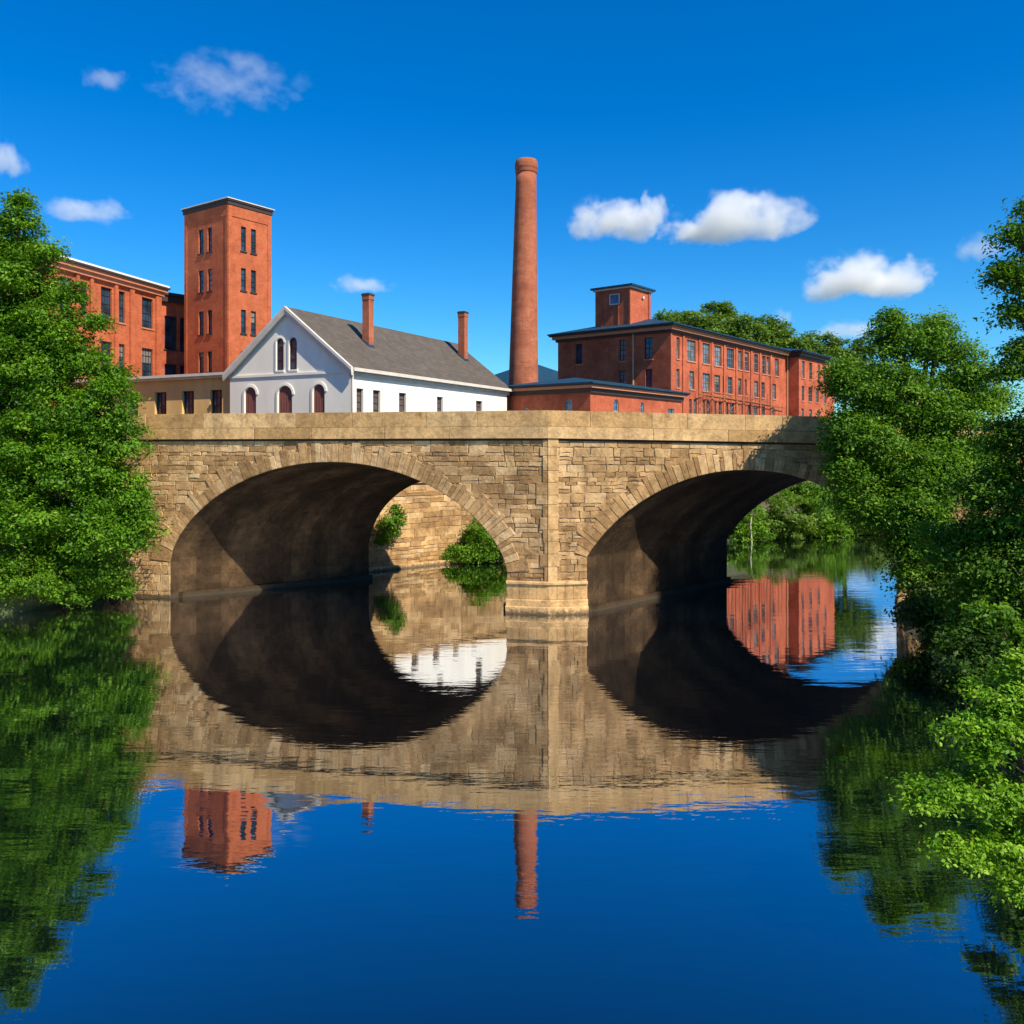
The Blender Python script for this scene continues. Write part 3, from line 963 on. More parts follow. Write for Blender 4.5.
rf.build('roof', M['trim'], ann)

# ------------------------------------------------------------------ brick tower
TW = Block((-21.2, 65.0), (0.58, 0.815), 3.95, 5.45)
tower = thing('brick_tower', (TW.O.x, TW.O.y, STREET), TW.rot, 'tall square orange brick tower with narrow paired windows and flat cap', 'tower')
ZTT = 25.1
rows = [(21.55, 23.4), (18.55, 20.25), (15.3, 17.1), (12.4, 13.95)]
wa = [(TW.A.u_at(a), TW.A.u_at(b_), z0, z1) for (a, b_) in ((241, 246), (251, 256)) for z0, z1 in rows]
wb_ = [(*sorted((TW.B.u_at(a), TW.B.u_at(b_))), z0, z1) for (a, b_) in ((198.6, 203.6), (207.6, 212)) for z0, z1 in rows]
wm = MB()
wm.wall(TW.A, rect(0, TW.L, STREET - .3, ZTT), [rect(*w) for w in wa], .16)
wm.wall(TW.B, rect(0, TW.W, STREET - .3, ZTT), [rect(*w) for w in wb_], .16)
wm.wall(TW.C, rect(0, TW.W, STREET - .3, ZTT), []); wm.wall(TW.D, rect(0, TW.L, STREET - .3, ZTT), [])
for F, ln in ((TW.A, TW.L), (TW.B, TW.W)):
    wm.box(F, .004, .32, STREET, ZTT - .02, .002, .045); wm.box(F, ln - .32, ln, STREET, ZTT - .02, .002, .045)
    wm.box(F, .325, ln - .325, ZTT - 1.1, ZTT - .02, .002, .045)
wm.build('wall', M['brick_orange'], tower)
for w in wa: window(TW.A, tower, w, 1, 4, 'frame', 'glass', .16, sillm='dark_trim')
for w in wb_: window(TW.B, tower, w, 1, 4, 'frame', 'glass', .16, sillm='dark_trim')
cn = MB(); TW.ring(cn, ZTT - .28, ZTT, .002, .10); TW.ring(cn, ZTT + .002, ZTT + .12, -.3, .17)
cn.build('cornice', M['dark_trim'], tower)
cp = MB(); TW.hip(cp, ZTT + .13, .3, .22, .07); cp.build('roof', M['trim'], tower)

# ------------------------------------------------------------------ left mill with its recessed wing
def mill_left():
    P = Vector((-27.5, 68.0, 0)); X = Vector((218, 870, 0)).normalized()
    Ln = 34.0
    O = P - X * Ln
    B = Block((O.x, O.y), (X.x, X.y), Ln, 14.0)
    t = thing('long_brick_mill', (B.O.x, B.O.y, STREET), B.rot, 'long orange brick mill with pale roof edge behind the left trees', 'mill')
    ZW = 19.0
    sp = [(101, 112), (119, 125), (142, 153), (81, 87), (60, 72), (40, 46), (22, 34)]
    rows = [(15.75, 18.05), (11.95, 14.2), (8.3, 10.4)]
    ws = [(B.A.u_at(a), B.A.u_at(b_), z0, z1) for a, b_ in sp for z0, z1 in rows]
    m_ = MB()
    m_.wall(B.A, rect(0, Ln, STREET - .3, ZW), [rect(*w) for w in ws], .2)
    m_.wall(B.B, rect(0, B.W, STREET - .3, ZW), []); m_.wall(B.C, rect(0, B.W, STREET - .3, ZW), []); m_.wall(B.D, rect(0, Ln, STREET - .3, ZW), [])
    for a, b_ in ((155, 160), (129, 133), (113.5, 116.5), (89, 92), (75, 78), (52, 55), (37, 39)):
        m_.box(B.A, B.A.u_at(a), min(B.A.u_at(b_), Ln - .002), STREET, ZW - .55, .002, .16)
    m_.build('wall', M['brick_orange'], t)
    for w in ws:
        wide = w[1] - w[0] > 1.0
        window(B.A, t, w, 4 if wide else 2, 4, 'frame', 'glass', .2, sillm='red_trim')
    c = MB(); B.ring(c, ZW - .55, ZW - .25, .002, .24); B.ring(c, ZW - .248, ZW, .002, .42)
    c.build('cornice', M['red_trim'], t)
    c = MB(); B.ring(c, ZW + .002, ZW + .14, -.2, .55); c.build('gutter', M['dark_trim'], t)
    r_ = MB(); B.hip(r_, ZW + .145, 1.2, .5, .14); r_.build('roof', M['white_roof'], t)
    # wing
    B2 = Block((-28.3, 69.9), (0.62, 0.784), 9.0, 9.0)
    m_ = MB(); ZW2 = 18.9
    ws = [(B2.A.u_at(a), B2.A.u_at(b_), z0, z1) for a, b_ in ((164.5, 176.5), (180, 184.5)) for z0, z1 in ((14.6, 17.3), (10.4, 13.4), (7.8, 9.6))]
    m_.wall(B2.A, rect(0, B2.L, STREET - .3, ZW2), [rect(*w) for w in ws], .2)
    m_.wall(B2.B, rect(0, B2.W, STREET - .3, ZW2), []); m_.wall(B2.C, rect(0, B2.W, STREET - .3, ZW2), []); m_.wall(B2.D, rect(0, B2.L, STREET - .3, ZW2), [])
    m_.build('wing_wall', M['brick'], t)
    for w in ws:
        window(B2.A, t, w, 4 if w[1] - w[0] > 1 else 2, 4, 'frame', 'glass', .2, sillm='dark_trim')
    c = MB(); B2.ring(c, ZW2 - .5, ZW2, .002, .3); B2.ring(c, ZW2 + .002, ZW2 + .12, -.2, .42); c.build('cornice', M['dark_trim'], t)
    r_ = MB(); B2.hip(r_, ZW2 + .125, .8, .4, .12); r_.build('wing_roof', M['slate'], t)


mill_left()

# ------------------------------------------------------------------ right mill: hipped block, cupola and end pavilion
ML = Block((13.26, 73.0), (0.62, 0.785), 35.0, 11.5)
mill = thing('hipped_brick_mill', (ML.O.x, ML.O.y, STREET), ML.rot, 'three storey red brick mill with blue hipped roof and square roof cupola', 'mill')
ZM = 16.75
r1, r2, r3 = (14.2, 16.05), (11.75, 13.35), (9.25, 10.9)
def ml_px(z): return 660 + z * 0.1953
long1 = [(84, 100), (138, 182), (218, 255), (279, 315), (342, 379), (400, 420), (431, 455), (482, 503), (523, 541), (545, 561), (588, 608)]
long2 = [(84, 100), (151, 175), (218, 255), (279, 308), (321, 338), (347, 371), (400, 417), (428, 444), (482, 503), (519, 536), (576, 594)]
long3 = [(98, 110), (150, 162), (172, 188), (218, 230), (236, 256), (276, 288), (300, 316), (336, 348), (358, 380), (418, 438), (450, 462), (478, 500), (520, 538), (570, 586)]
ws = []
for lst, (z0, z1) in ((long1, r1), (long2, r2), (long3, r3)):
    for a, b_ in lst: ws.append((ML.A.u_at(ml_px(a)), ML.A.u_at(ml_px(b_)), z0, z1))
wsB = []
for (a, b_, rr_) in ((228, 270, r1), (508, 550, r1), (668, 720, r1), (508, 548, r2), (675, 718, r2)):
    q = sorted((ML.B.u_at(540 + a * .15625), ML.B.u_at(540 + b_ * .15625))); wsB.append((*q, *rr_))
Lm = ML.A.u_at(786)
wm = MB()
wm.wall(ML.A, rect(0, ML.L, STREET - .3, ZM), [rect(*w) for w in ws], .18)
wm.wall(ML.B, rect(0, ML.W, STREET - .3, ZM), [rect(*w) for w in wsB], .18)
wm.wall(ML.C, rect(0, ML.W, STREET - .3, ZM), []); wm.wall(ML.D, rect(0, ML.L, STREET - .3, ZM), [])
for z in (52, 118, 200, 263, 327, 389, 425, 465, 510, 565):
    u = ML.A.u_at(ml_px(z)); wm.box(ML.A, max(u - .16, .004), u + .2, STREET, ZM - .45, .002, .09)
for px in (573.5, 617.5):
    u = ML.B.u_at(px); wm.box(ML.B, u - .12, u + .12, STREET, ZM - .45, .002, .08)
wm.build('wall', M['brick'], mill)
for w in ws: window(ML.A, mill, w, 3 if w[1] - w[0] > 1.1 else 2, 4, 'frame_grey', 'glass_pale' if rnd.random() < .55 else 'glass', .18, sillm='red_trim')
for w in wsB: window(ML.B, mill, w, 2, 4, 'frame', 'glass', .18, sillm='red_trim')
c = MB(); ML.ring(c, ZM - .42, ZM - .2, .002, .16); ML.ring(c, ZM + .07, ZM + .2, .002, .62); c.build('cornice', M['dark_trim'], mill)
c = MB(); ML.ring(c, ZM - .198, ZM + .068, .002, .40); c.build('cornice_band', M['red_trim'], mill)
rf = MB(); ML.hip(rf, ZM + .205, 1.75, .72, .1); rf.build('roof', M['slate'], mill)
# pavilion at the far end
PC = ML.pt(ML.A.u_at(787), -1.3, 0)
PV = Block((PC.x, PC.y), (0.62, 0.785), 11.5, 14.1)
wp = []
for lst, (z0, z1) in ((((727, 740), (764, 779), (808, 818), (836, 850)), r1), (((726, 738), (760, 778), (798, 812), (840, 852)), r2), (((724, 736), (764, 778), (806, 818)), r3)):
    for a, b_ in lst: wp.append((PV.A.u_at(ml_px(a)), PV.A.u_at(ml_px(b_)), z0, z1))
wm = MB()
wm.wall(PV.A, rect(0, PV.L, STREET - .3, ZM), [rect(*w) for w in wp], .18)
wm.wall(PV.B, rect(0, 1.29, STREET - .3, ZM), []); wm.wall(PV.C, rect(0, PV.W, STREET - .3, ZM), [])
wm.build('pavilion_wall', M['brick'], mill)
for w in wp: window(PV.A, mill, w, 2, 4, 'frame_grey', 'glass_pale' if rnd.random() < .4 else 'glass', .18, sillm='red_trim')
c = MB(); PV.ring(c, ZM - .40, ZM - .19, .002, .18); PV.ring(c, ZM + .09, ZM + .19, .002, .60); PV.ring(c, ZM - .188, ZM + .088, .002, .38)
c.build('pavilion_cornice', M['dark_trim'], mill)
rf = MB(); PV.hip(rf, ZM + .195, 1.5, .68, .12); rf.build('pavilion_roof', M['slate'], mill)
dp = MB(); u = ML.A.u_at(786.2)
dp.tube([ML.A.p(u, ZM - .3, .14), ML.A.p(u, STREET, .14)], [.075, .075], 8)
dp.build('downpipe', M['pipe'], mill); dp = MB()
dp.tube([ML.B.p(ML.B.u_at(633.8), ZM - .3, .12), ML.B.p(ML.B.u_at(633.8), STREET, .12)], [.08, .08], 8)
dp.build('downpipe', M['pipe'], mill)
# cupola
CU = Block((10.5, 77.0), (0.62, 0.785), 3.6, 3.7)
wm = MB(); zc0 = ZM + .3; zc1 = 20.85
lw_ = sorted((CU.B.u_at(610.5), CU.B.u_at(619))); lwin = (*lw_, 19.55, 20.35)
wm.wall(CU.A, rect(0, CU.L, zc0, zc1), []); wm.wall(CU.B, rect(0, CU.W, zc0, zc1), [rect(*lwin)], .1)
wm.wall(CU.C, rect(0, CU.W, zc0, zc1), []); wm.wall(CU.D, rect(0, CU.L, zc0, zc1), [])
wm.box(CU.B, .004, .14, zc0, zc1, .002, .06); wm.box(CU.A, CU.L - .5, CU.L - .3, zc0, zc1, .002, .08)
for px in (602.5, 618.5):
    u = CU.B.u_at(px); wm.box(CU.B, u - .05, u + .05, zc0, 19.4 if px > 610 else zc1, .002, .05)
cu = wm.build('cupola', M['brick'], mill)
wcu = MB(); u0, u1, z0, z1 = lwin
for bx in ((u0 - .08, u0, z0 - .08, z1 + .08), (u1, u1 + .08, z0 - .08, z1 + .08), (u0, u1, z1, z1 + .08), (u0, u1, z0 - .08, z0)):
    wcu.box(CU.B, *bx, -.05, .06)
wv = wcu.build('window', M['trim'], mill)
wp_ = MB(); wp_.add([CU.B.p(u, z, -.06) for u, z in rect(*lwin)], [(0, 1, 2, 3)]); wp_.build('pane', M['glass_blue'], wv)
c = MB(); CU.ring(c, zc1 - .02, zc1 + .12, -.2, .16); c.build('cupola_cornice', M['trim'], cu)
rf = MB(); CU.hip(rf, zc1 + .125, .3, .34, .16); rf.build('cupola_roof', M['slate'], cu)
vt = MB(); p = CU.A.p(1.75, 17.95, .09); vt.box(CU.A, 1.6, 1.85, 17.6, 18.05, .002, .14); vt.box(CU.A, 1.9, 2.2, 20.1, 20.3, .002, .16)
vt.build('vent', M['trim'], cu)
# rusty pipe run along the first floor
fe = MB(); ua, ub = ML.A.u_at(695), ML.A.u_at(782)
fe.tube([ML.A.p(ua, 11.35, .35), ML.A.p((ua + ub) / 2, 11.2, .35), ML.A.p(ub, 10.9, .35)], [.05] * 3, 6)
fe.tube([ML.A.p(ua + 2, 11.7, .35), ML.A.p(ub - 3, 11.35, .35)], [.035] * 2, 6)
k = ua
rp = random.Random(5)
while k < ub:
    zt = 11.3 + rp.uniform(-.3, .9); fe.tube([ML.A.p(k, STREET, .33), ML.A.p(k + rp.uniform(-.2, .2), zt, .33)], [.045, .03], 5); k += rp.uniform(.6, 1.8)
for _ in range(16):
    k = rp.uniform(ua, ub - 1.5); z = rp.uniform(9.6, 11.2)
    fe.tube([ML.A.p(k, z, .33), ML.A.p(k + rp.uniform(.5, 1.5), z + rp.uniform(-.8, .8), .33)], [.03, .02], 5)
fe.build('rusty_pipework', M['rust'], mill)

# ------------------------------------------------------------------ low brick engine house in front of the mill
E = Block((5.4, 60.0), (0.605, 0.796), 14.0, 7.3)
eng = thing('low_brick_building', (E.O.x, E.O.y, STREET), E.rot, 'low single storey red brick building with blue hipped roof at chimney foot', 'building')
ZEh = 10.75
f15 = lambda z: 540 + z * .15625
ea = [(E.A.u_at(f15(a)), E.A.u_at(f15(b_)), z0, z1) for a, b_, z0, z1 in ((472, 502, 8.4, 10.1), (643, 663, 8.4, 10.05))]
ea_r = [(E.A.u_at(f15(820)), E.A.u_at(f15(856)), 8.9, 9.75)]
eb = [(*sorted((E.B.u_at(f15(162)), E.B.u_at(f15(205)))), 8.4, 10.0), (*sorted((E.B.u_at(523), E.B.u_at(529))), 8.3, 9.5)]
wm = MB()
wm.wall(E.A, rect(0, E.L, STREET - .3, ZEh), [arched(*w) for w in ea] + [rect(*w) for w in ea_r], .14)
wm.wall(E.B, rect(0, E.W, STREET - .3, ZEh), [arched(*w) for w in eb], .14)
wm.wall(E.C, rect(0, E.W, STREET - .3, ZEh), []); wm.wall(E.D, rect(0, E.L, STREET - .3, ZEh), [])
wm.build('wall', M['brick'], eng)
for w in ea: window(E.A, eng, w, 2, 4, 'frame_blue', 'glass', .14, arch=True, sillm='red_trim')
for w in ea_r: window(E.A, eng, w, 2, 2, 'frame_blue', 'glass', .14, sillm='red_trim')
for w in eb: window(E.B, eng, w, 2, 4, 'frame_blue', 'glass', .14, arch=True, sillm='red_trim')
c = MB(); E.ring(c, ZEh - .34, ZEh - .02, .002, .14); E.ring(c, ZEh + .17, ZEh + .26, .002, .48); c.build('cornice', M['dark_trim'], eng)
c = MB(); E.ring(c, ZEh - .018, ZEh + .168, .002, .36); c.build('cornice_band', M['red_trim'], eng)
rf = MB(); E.hip(rf, ZEh + .262, .85, .56, .1); rf.build('roof', M['slate'], eng)

# ------------------------------------------------------------------ factory chimney
CH = Vector((kx(522.6) * 68, 68.4, STREET))
stk = thing('factory_chimney', CH, 0, 'tall tapering round red brick factory chimney with flared crown', 'chimney')
def circ(c, r, n=40): return [Vector((c.x + r * math.cos(2 * math.pi * k / n), c.y + r * math.sin(2 * math.pi * k / n), c.z)) for k in range(n)]
zt = zat(160.5, 68.4)
lean = Vector((0.30, 0, 0))
def ax(t): return Vector((CH.x, CH.y, STREET - .3)).lerp(Vector((CH.x, CH.y, zt)) + lean, t)
sb = MB(); K = 24
sb.loft([circ(ax(k / K * .955), 1.27 - (1.27 - .80) * k / K) for k in range(K + 1)], True)
sb.build('shaft', M['stack'], stk, smooth=True)
cr = MB()
prof = [(.951, .80), (.956, .86), (.966, .87), (.972, .91), (.985, .90), (.993, .87), (1.0, .80), (1.0, .62), (.97, .6)]
cr.loft([circ(ax(t), r) for t, r in prof], True); cr.build('crown', M['stack'], stk)

# ------------------------------------------------------------------ dark roofed shed far behind
SH = Block((3.0, 99.0), (0.70, 0.714), 12, 14)
shed = thing('distant_shed', (SH.O.x, SH.O.y, STREET), SH.rot, 'distant shed with dark navy hipped roof showing between chimney and mill', 'shed')
wm = MB()
for F, ln in ((SH.A, SH.L), (SH.B, SH.W), (SH.C, SH.W), (SH.D, SH.L)): wm.wall(F, rect(0, ln, STREET - .3, 13.9), [])
wm.build('wall', M['brick_dark'], shed)
rf = MB(); SH.hip(rf, 13.9, 3.2, .5, .12); rf.build('roof', M['slate'], shed)

# ------------------------------------------------------------------ trees and shrubs
def leaves(name, blobs, m, parent, seed, leaf=0.2, cov=1.3, clump=0.55, droop=0.25, aspect=0.5, flat=0.5, origin=None):
    """crown of leaf-sized faces gathered in sprays through the crown's volume"""
    g = np.random.default_rng(seed)
    C, Nn, T = [], [], []
    lobes = []
    for (c, r) in blobs:           # break every lobe up into a core and knobs of its own
        r = np.array(r if np.ndim(r) else (r, r, r * .85), float); c = np.array(c, float)
        lobes.append((c, r * .78))
        for _ in range(6):
            d_ = g.normal(size=3); d_[2] = d_[2] * .8 + .15; d_ /= np.linalg.norm(d_)
            lobes.append((c + d_ * r * g.uniform(.5, .78), r * g.uniform(.26, .46)))
    for (c, r) in lobes:
        area = 4 * np.pi * ((r[0] * r[1] + r[1] * r[2] + r[0] * r[2]) / 3)
        tot = int(cov * area / (leaf * leaf * aspect) * .62)
        per = 80
        nc = max(int(tot / per), 2)
        d = g.normal(size=(nc, 3)); d /= np.linalg.norm(d, axis=1)[:, None]
        rr_ = 0.42 + 0.62 * g.random(nc) ** 0.6
        lump = 1 + 0.16 * np.sin(d[:, 0] * 5 + seed) * np.cos(d[:, 2] * 6 + seed * 2)
        cc = c + d * r * (rr_ * lump)[:, None]
        ct = g.normal(0.5, 0.24, nc)
        cr_ = clump * (0.55 + 0.9 * g.random(nc))
        for i in range(nc):
            q = np.clip(g.normal(size=(per, 3)), -1.7, 1.7) * np.array([.55, .55, .55 * flat]) * cr_[i]
            h = np.linalg.norm(q[:, :2], axis=1)
            q[:, 2] -= droop * h * h / max(cr_[i], .1)
            C.append(cc[i] + q)
            nrm = d[i] * 0.55 + np.array([0, 0, 0.75]) + g.normal(size=(per, 3)) * 0.5
            Nn.append(nrm)
            T.append(np.clip(ct[i] + g.normal(0, 0.13, per), 0, 1))
    C = np.concatenate(C); Nn = np.concatenate(Nn); T = np.concatenate(T)
    keep = C[:, 2] > 0.05
    C, Nn, T = C[keep], Nn[keep], T[keep]
    Nn /= np.linalg.norm(Nn, axis=1)[:, None]
    n = len(C)
    a = g.normal(size=(n, 3)); a[:, 2] -= .4
    t = a - Nn * (a * Nn).sum(1)[:, None]; t /= np.linalg.norm(t, axis=1)[:, None] + 1e-9
    s = np.cross(Nn, t)
    L = leaf * (0.5 + 1.0 * g.random(n))[:, None]
    Wd = L * aspect * .5
    fold = Nn * (L * .12)
    V = np.stack([C - t * L * .5, C + s * Wd + fold, C + t * L * .5, C - s * Wd + fold], 1).reshape(-1, 3)
    if parent is not None: V = V - np.array(parent.location)
    elif origin is not None: V = V - np.array(origin)
    me = bpy.data.meshes.new(name)
    me.vertices.add(n * 4); me.vertices.foreach_set('co', V.ravel().astype(np.float32))
    me.loops.add(n * 4); me.loops.foreach_set('vertex_index', np.arange(n * 4, dtype=np.int32))
    me.polygons.add(n); me.polygons.foreach_set('loop_start', np.arange(0, n * 4, 4, dtype=np.int32))
    me.polygons.foreach_set('loop_total', np.full(n, 4, dtype=np.int32))
    me.update(calc_edges=True)
    at_ = me.attributes.new('tint', 'FLOAT', 'FACE'); at_.data.foreach_set('value', T.astype(np.float32))
    me.materials.append(m)
    o = bpy.data.objects.new(name, me); col.objects.link(o)
    if parent is not None: o.parent = parent
    elif origin is not None: o.location = origin
    return o


def tree(name, base, blobs, m, seed, label, cat='tree', group=None, leaf=.2, cov=1.3, clump=.55, trunk=.3, bark='bark', nlimb=6, flat=.5, droop=.25):
    base = Vector(base); base.z = gz(base.x, base.y) - .15
    t = thing(name, base, 0, label, cat, group)
    rr_ = random.Random(seed)
    tb = MB()
    cs = [Vector(c) for c, r in blobs]
    topc = max(cs, key=lambda c: c.z)
    fork = base.lerp(Vector((sum(c.x for c in cs) / len(cs), sum(c.y for c in cs) / len(cs), max(topc.z, base.z + 1))), .42)
    j = lambda s: Vector((rr_.uniform(-s, s), rr_.uniform(-s, s), rr_.uniform(-s, s)))
    hgt = (topc.z - base.z)
    tb.tube([base, base.lerp(fork, .5) + j(.05 * hgt * .3), fork, fork.lerp(topc, .55) + j(.03 * hgt), topc], [trunk * 1.25, trunk, trunk * .8, trunk * .45, trunk * .12], 9)
    for c in sorted(cs, key=lambda c: -c.z)[1:nlimb + 1]:
        s = fork.lerp(topc, rr_.uniform(0, .5)) if c.z > fork.z else base.lerp(fork, rr_.uniform(.4, 1))
        mid = s.lerp(c, .5) + j(.3) + Vector((0, 0, .2))
        tb.tube([s, mid, c, c + (c - mid) * .12 + j(.15)], [trunk * .42, trunk * .28, trunk * .14, trunk * .04], 6)
    tb.build('trunk' if trunk > .08 else 'stem', M[bark], t, smooth=True)
    leaves('crown' if cat == 'tree' else 'foliage', blobs, m, t, seed, leaf, cov, clump, droop, .5, flat)
    return t


def B(px, py, Y, rpx, dz=.85, dd=1.0):
    """crown lobe: centre seen at a picture point at depth Y, radius in metres from its picture size there"""
    r = rpx * Y / FPX
    return (at(px, py, Y), (r, r * dd, r * dz))


LS = 'leaf_left'
tree('leafy_tree', (-23.0, 38.5, 0), [B(14, 222, 37.5, 26), B(20, 202, 37.4, 11), B(-12, 258, 38, 45), B(30, 280, 37.2, 34), B(50, 250, 37, 13), B(24, 252, 37.6, 24), B(50, 322, 37, 36), B(74, 292, 37, 14), B(-10, 330, 38, 60), B(96, 320, 36.8, 9),
     B(84, 358, 36.8, 30), B(112, 372, 36.8, 14), B(40, 370, 37, 50), B(-30, 400, 38, 70)],
     M[LS], 11, 'tall bright green tree on the left bank, top above the brick mill', group='trees on the left bank', leaf=.14, cov=3.6, clump=.5, trunk=.4)
tree('leafy_tree', (-18.9, 37.0, 0), [B(60, 410, 36.3, 45), B(105, 402, 36.3, 34), B(122, 440, 36.2, 28), B(75, 465, 36, 52), B(120, 490, 36, 36), B(20, 450, 36.5, 52),
     B(138, 520, 36, 24), B(95, 530, 35.6, 46), B(30, 520, 35.8, 52), B(-20, 500, 36, 60)],
     M[LS], 12, 'spreading green tree leaning over the left end of the bridge', group='trees on the left bank', leaf=.14, cov=3.6, clump=.5, trunk=.3)
for i, (px, py, Y, r, lb) in enumerate((
        (-30, 570, 34.0, 42, 'rounded green shrub at the left picture edge by the water'),
        (22, 572, 34.6, 36, 'bright green shrub dipping into the water beneath the tall left tree'),
        (68, 575, 35.4, 32, 'low bright shrub at the middle of the left bank waterline'),
        (108, 573, 36.2, 28, 'small bright shrub against the left bridge abutment at the waterline'))):
    c = at(px, py + 8, Y)
    tree('shrub', (c.x - .4, c.y + .8, 0), [B(px, py, Y, r, .75), B(px - r * .5, py + 14, Y - .2, r * .6, .7), B(px + r * .55, py + 14, Y - .1, r * .55, .7)], M['leaf_shrub'], 30 + i, lb, 'shrub',
         'shrubs along the left waterline', leaf=.13, cov=2.4, clump=.36, trunk=.07, nlimb=2)

# right bank
tree('leafy_tree', (17.6, 34.3, 0), [B(890, 338, 33, 26), B(888, 318, 33, 13), B(938, 324, 33.3, 17), B(845, 372, 33, 18), B(928, 345, 33.3, 26), B(958, 362, 33.5, 32), B(860, 385, 33, 32), B(905, 395, 33, 45), B(955, 420, 33.5, 48), B(872, 440, 32.8, 42),
     B(848, 425, 32.8, 26), B(920, 470, 32.8, 52), B(862, 492, 32.5, 34), B(985, 390, 34, 30), B(980, 470, 33.5, 45), B(935, 540, 32.2, 38), B(893, 512, 32.4, 30), B(915, 505, 32, 36), B(960, 565, 31.5, 36), B(846, 470, 32.6, 22), B(906, 545, 32.3, 24), B(909, 575, 31.9, 19), B(868, 508, 32.5, 24)],
     M['leaf_right'], 13, 'large broad green tree hiding the right end of the bridge', leaf=.125, cov=4.2, clump=.5, trunk=.35, nlimb=9)
tree('leafy_tree', (17.2, 25.0, 0), [B(1044, 240, 24, 26), B(1036, 212, 24, 17), B(1016, 232, 24, 9), B(1004, 270, 24, 8), B(1018, 312, 24, 11), B(1008, 372, 24, 10), B(1032, 285, 24, 24), B(1012, 275, 24, 12), B(1060, 340, 24, 44), B(1028, 352, 24, 18), B(1075, 430, 24, 70), B(1018, 440, 24.5, 34), B(1005, 500, 24.5, 48),
     B(960, 540, 25.5, 42), B(1030, 570, 24, 60), B(985, 600, 24.5, 50)],
     M['leaf_mid'], 14, 'dark tree at the right picture edge with sparse sprays against the sky', leaf=.12, cov=3.4, clump=.5, trunk=.35, nlimb=9)
for i, (px, py, Y, r, lb) in enumerate((
        (938, 590, 31.0, 30, 'dark shrub at the waterline below the large right tree'),
        (938, 618, 28.0, 36, 'dark shrub overhanging the water midway along the right bank'),
        (985, 660, 23.0, 50, 'dense shadowy shrub behind the lime green foreground bush'))):
    c = at(px + 30, py + 20, Y)
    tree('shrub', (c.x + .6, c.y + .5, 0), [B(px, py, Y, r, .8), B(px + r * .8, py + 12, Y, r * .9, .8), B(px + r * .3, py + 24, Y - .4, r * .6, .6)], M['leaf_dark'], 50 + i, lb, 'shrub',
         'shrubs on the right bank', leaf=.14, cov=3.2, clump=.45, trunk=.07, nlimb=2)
tree('shrub', (7.6, 11.6, 0), [B(1022, 664, 11.3, 26, .6), B(1000, 692, 11.2, 34, .5), B(962, 724, 11, 28, .45), B(1000, 720, 11.1, 34, .5), B(1030, 730, 11.2, 46, .7), B(985, 745, 11, 26, .5), B(945, 788, 10.8, 34, .45), B(990, 790, 11, 44, .5), B(1035, 800, 11, 55, .7),
     B(965, 842, 10.8, 32, .5), B(1010, 850, 10.9, 40, .6), B(1018, 885, 10.7, 24, .6), B(925, 800, 10.7, 14, .4)],
     M['leaf_lime'], 15, 'lime green bush in the right foreground with layered sunlit sprays', 'shrub', leaf=.062, cov=2.9, clump=.19, trunk=.06, nlimb=8, flat=.35, droop=.3)
tree('shrub', (10.9, 17.2, 0), [B(992, 612, 16.5, 15, .6), B(1022, 640, 16.5, 22, .7), B(1030, 660, 16.5, 26, .7)], M['leaf_shrub'], 16,
     'small sunlit sapling showing above the lime green foreground bush', 'shrub', leaf=.11, cov=1.2, clump=.25, trunk=.05, nlimb=3)

# beyond the bridge
for i, (px, py, Y, r, lb) in enumerate((
        (748, 520, 62.0, 22, 'upright green bush with pale bare stem seen through the right arch'),
        (785, 512, 63.5, 26, 'bright leafy bush in the middle of the right arch opening'),
        (822, 515, 65.0, 26, 'leafy bush at the right side of the right arch opening'),
        (862, 512, 67.0, 28, 'far bank bush mostly hidden behind the large right tree'))):
    c = at(px, py, Y)
    tree('bush', (c.x, c.y + .6, 0), [B(px, py, Y, r, 1.0), B(px - r * .5, py + 12, Y - .6, r * .7), B(px + r * .5, py + 14, Y - .6, r * .7), B(px, py + 22, Y - .8, r * .7, .6)], M['leaf_far' if i % 2 else 'leaf_shrub'], 70 + i, lb, 'bush',
         'bushes on the far bank through the right arch', leaf=.22, cov=2.2, clump=.5, trunk=.07, nlimb=3)
for i, (px, py, Y, r, lb) in enumerate((
        (760, 497, 71.0, 20, 'darker bush up the slope behind the bare stem'), (800, 492, 72.0, 22, 'bush high on the slope behind the right arch bushes'),
        (838, 490, 73.0, 24, 'bush on the slope under the right end of the arch'))):
    c = at(px, py, Y)
    tree('bush', (c.x, c.y + .6, 0), [B(px, py, Y, r, 1.0), B(px - r * .6, py + 10, Y - .8, r * .8), B(px + r * .6, py + 10, Y - .8, r * .8)], M['leaf_right'], 170 + i, lb, 'bush',
         'bushes on the far bank through the right arch', leaf=.22, cov=2.4, clump=.5, trunk=.07, nlimb=3)
ps = MB(); c = at(752, 545, 60.6)
ps.tube([(c.x, c.y, -.3), (c.x - .1, c.y, 1.2), (c.x + .02, c.y, 2.3)], [.06, .05, .03], 6)
tag(ps.build('bare_stem', M['pale_bark'], None, (c.x, c.y, 0)), 'thin pale bare stem standing at the waterline inside the right arch view', 'stem')
c = at(388, 524, 47.3)
tree('bush', (c.x, c.y + 1.2, 0), [B(387, 522, 46.9, 16, 1.2), B(383, 538, 46.7, 11, 1.0), B(394, 512, 47.2, 12, .9)], M['leaf_right'], 80, 'small bush sprouting from the retaining wall under the left arch', 'bush', leaf=.14, cov=1.5, clump=.35, trunk=.06, nlimb=2)
c = at(478, 560, 50.2)
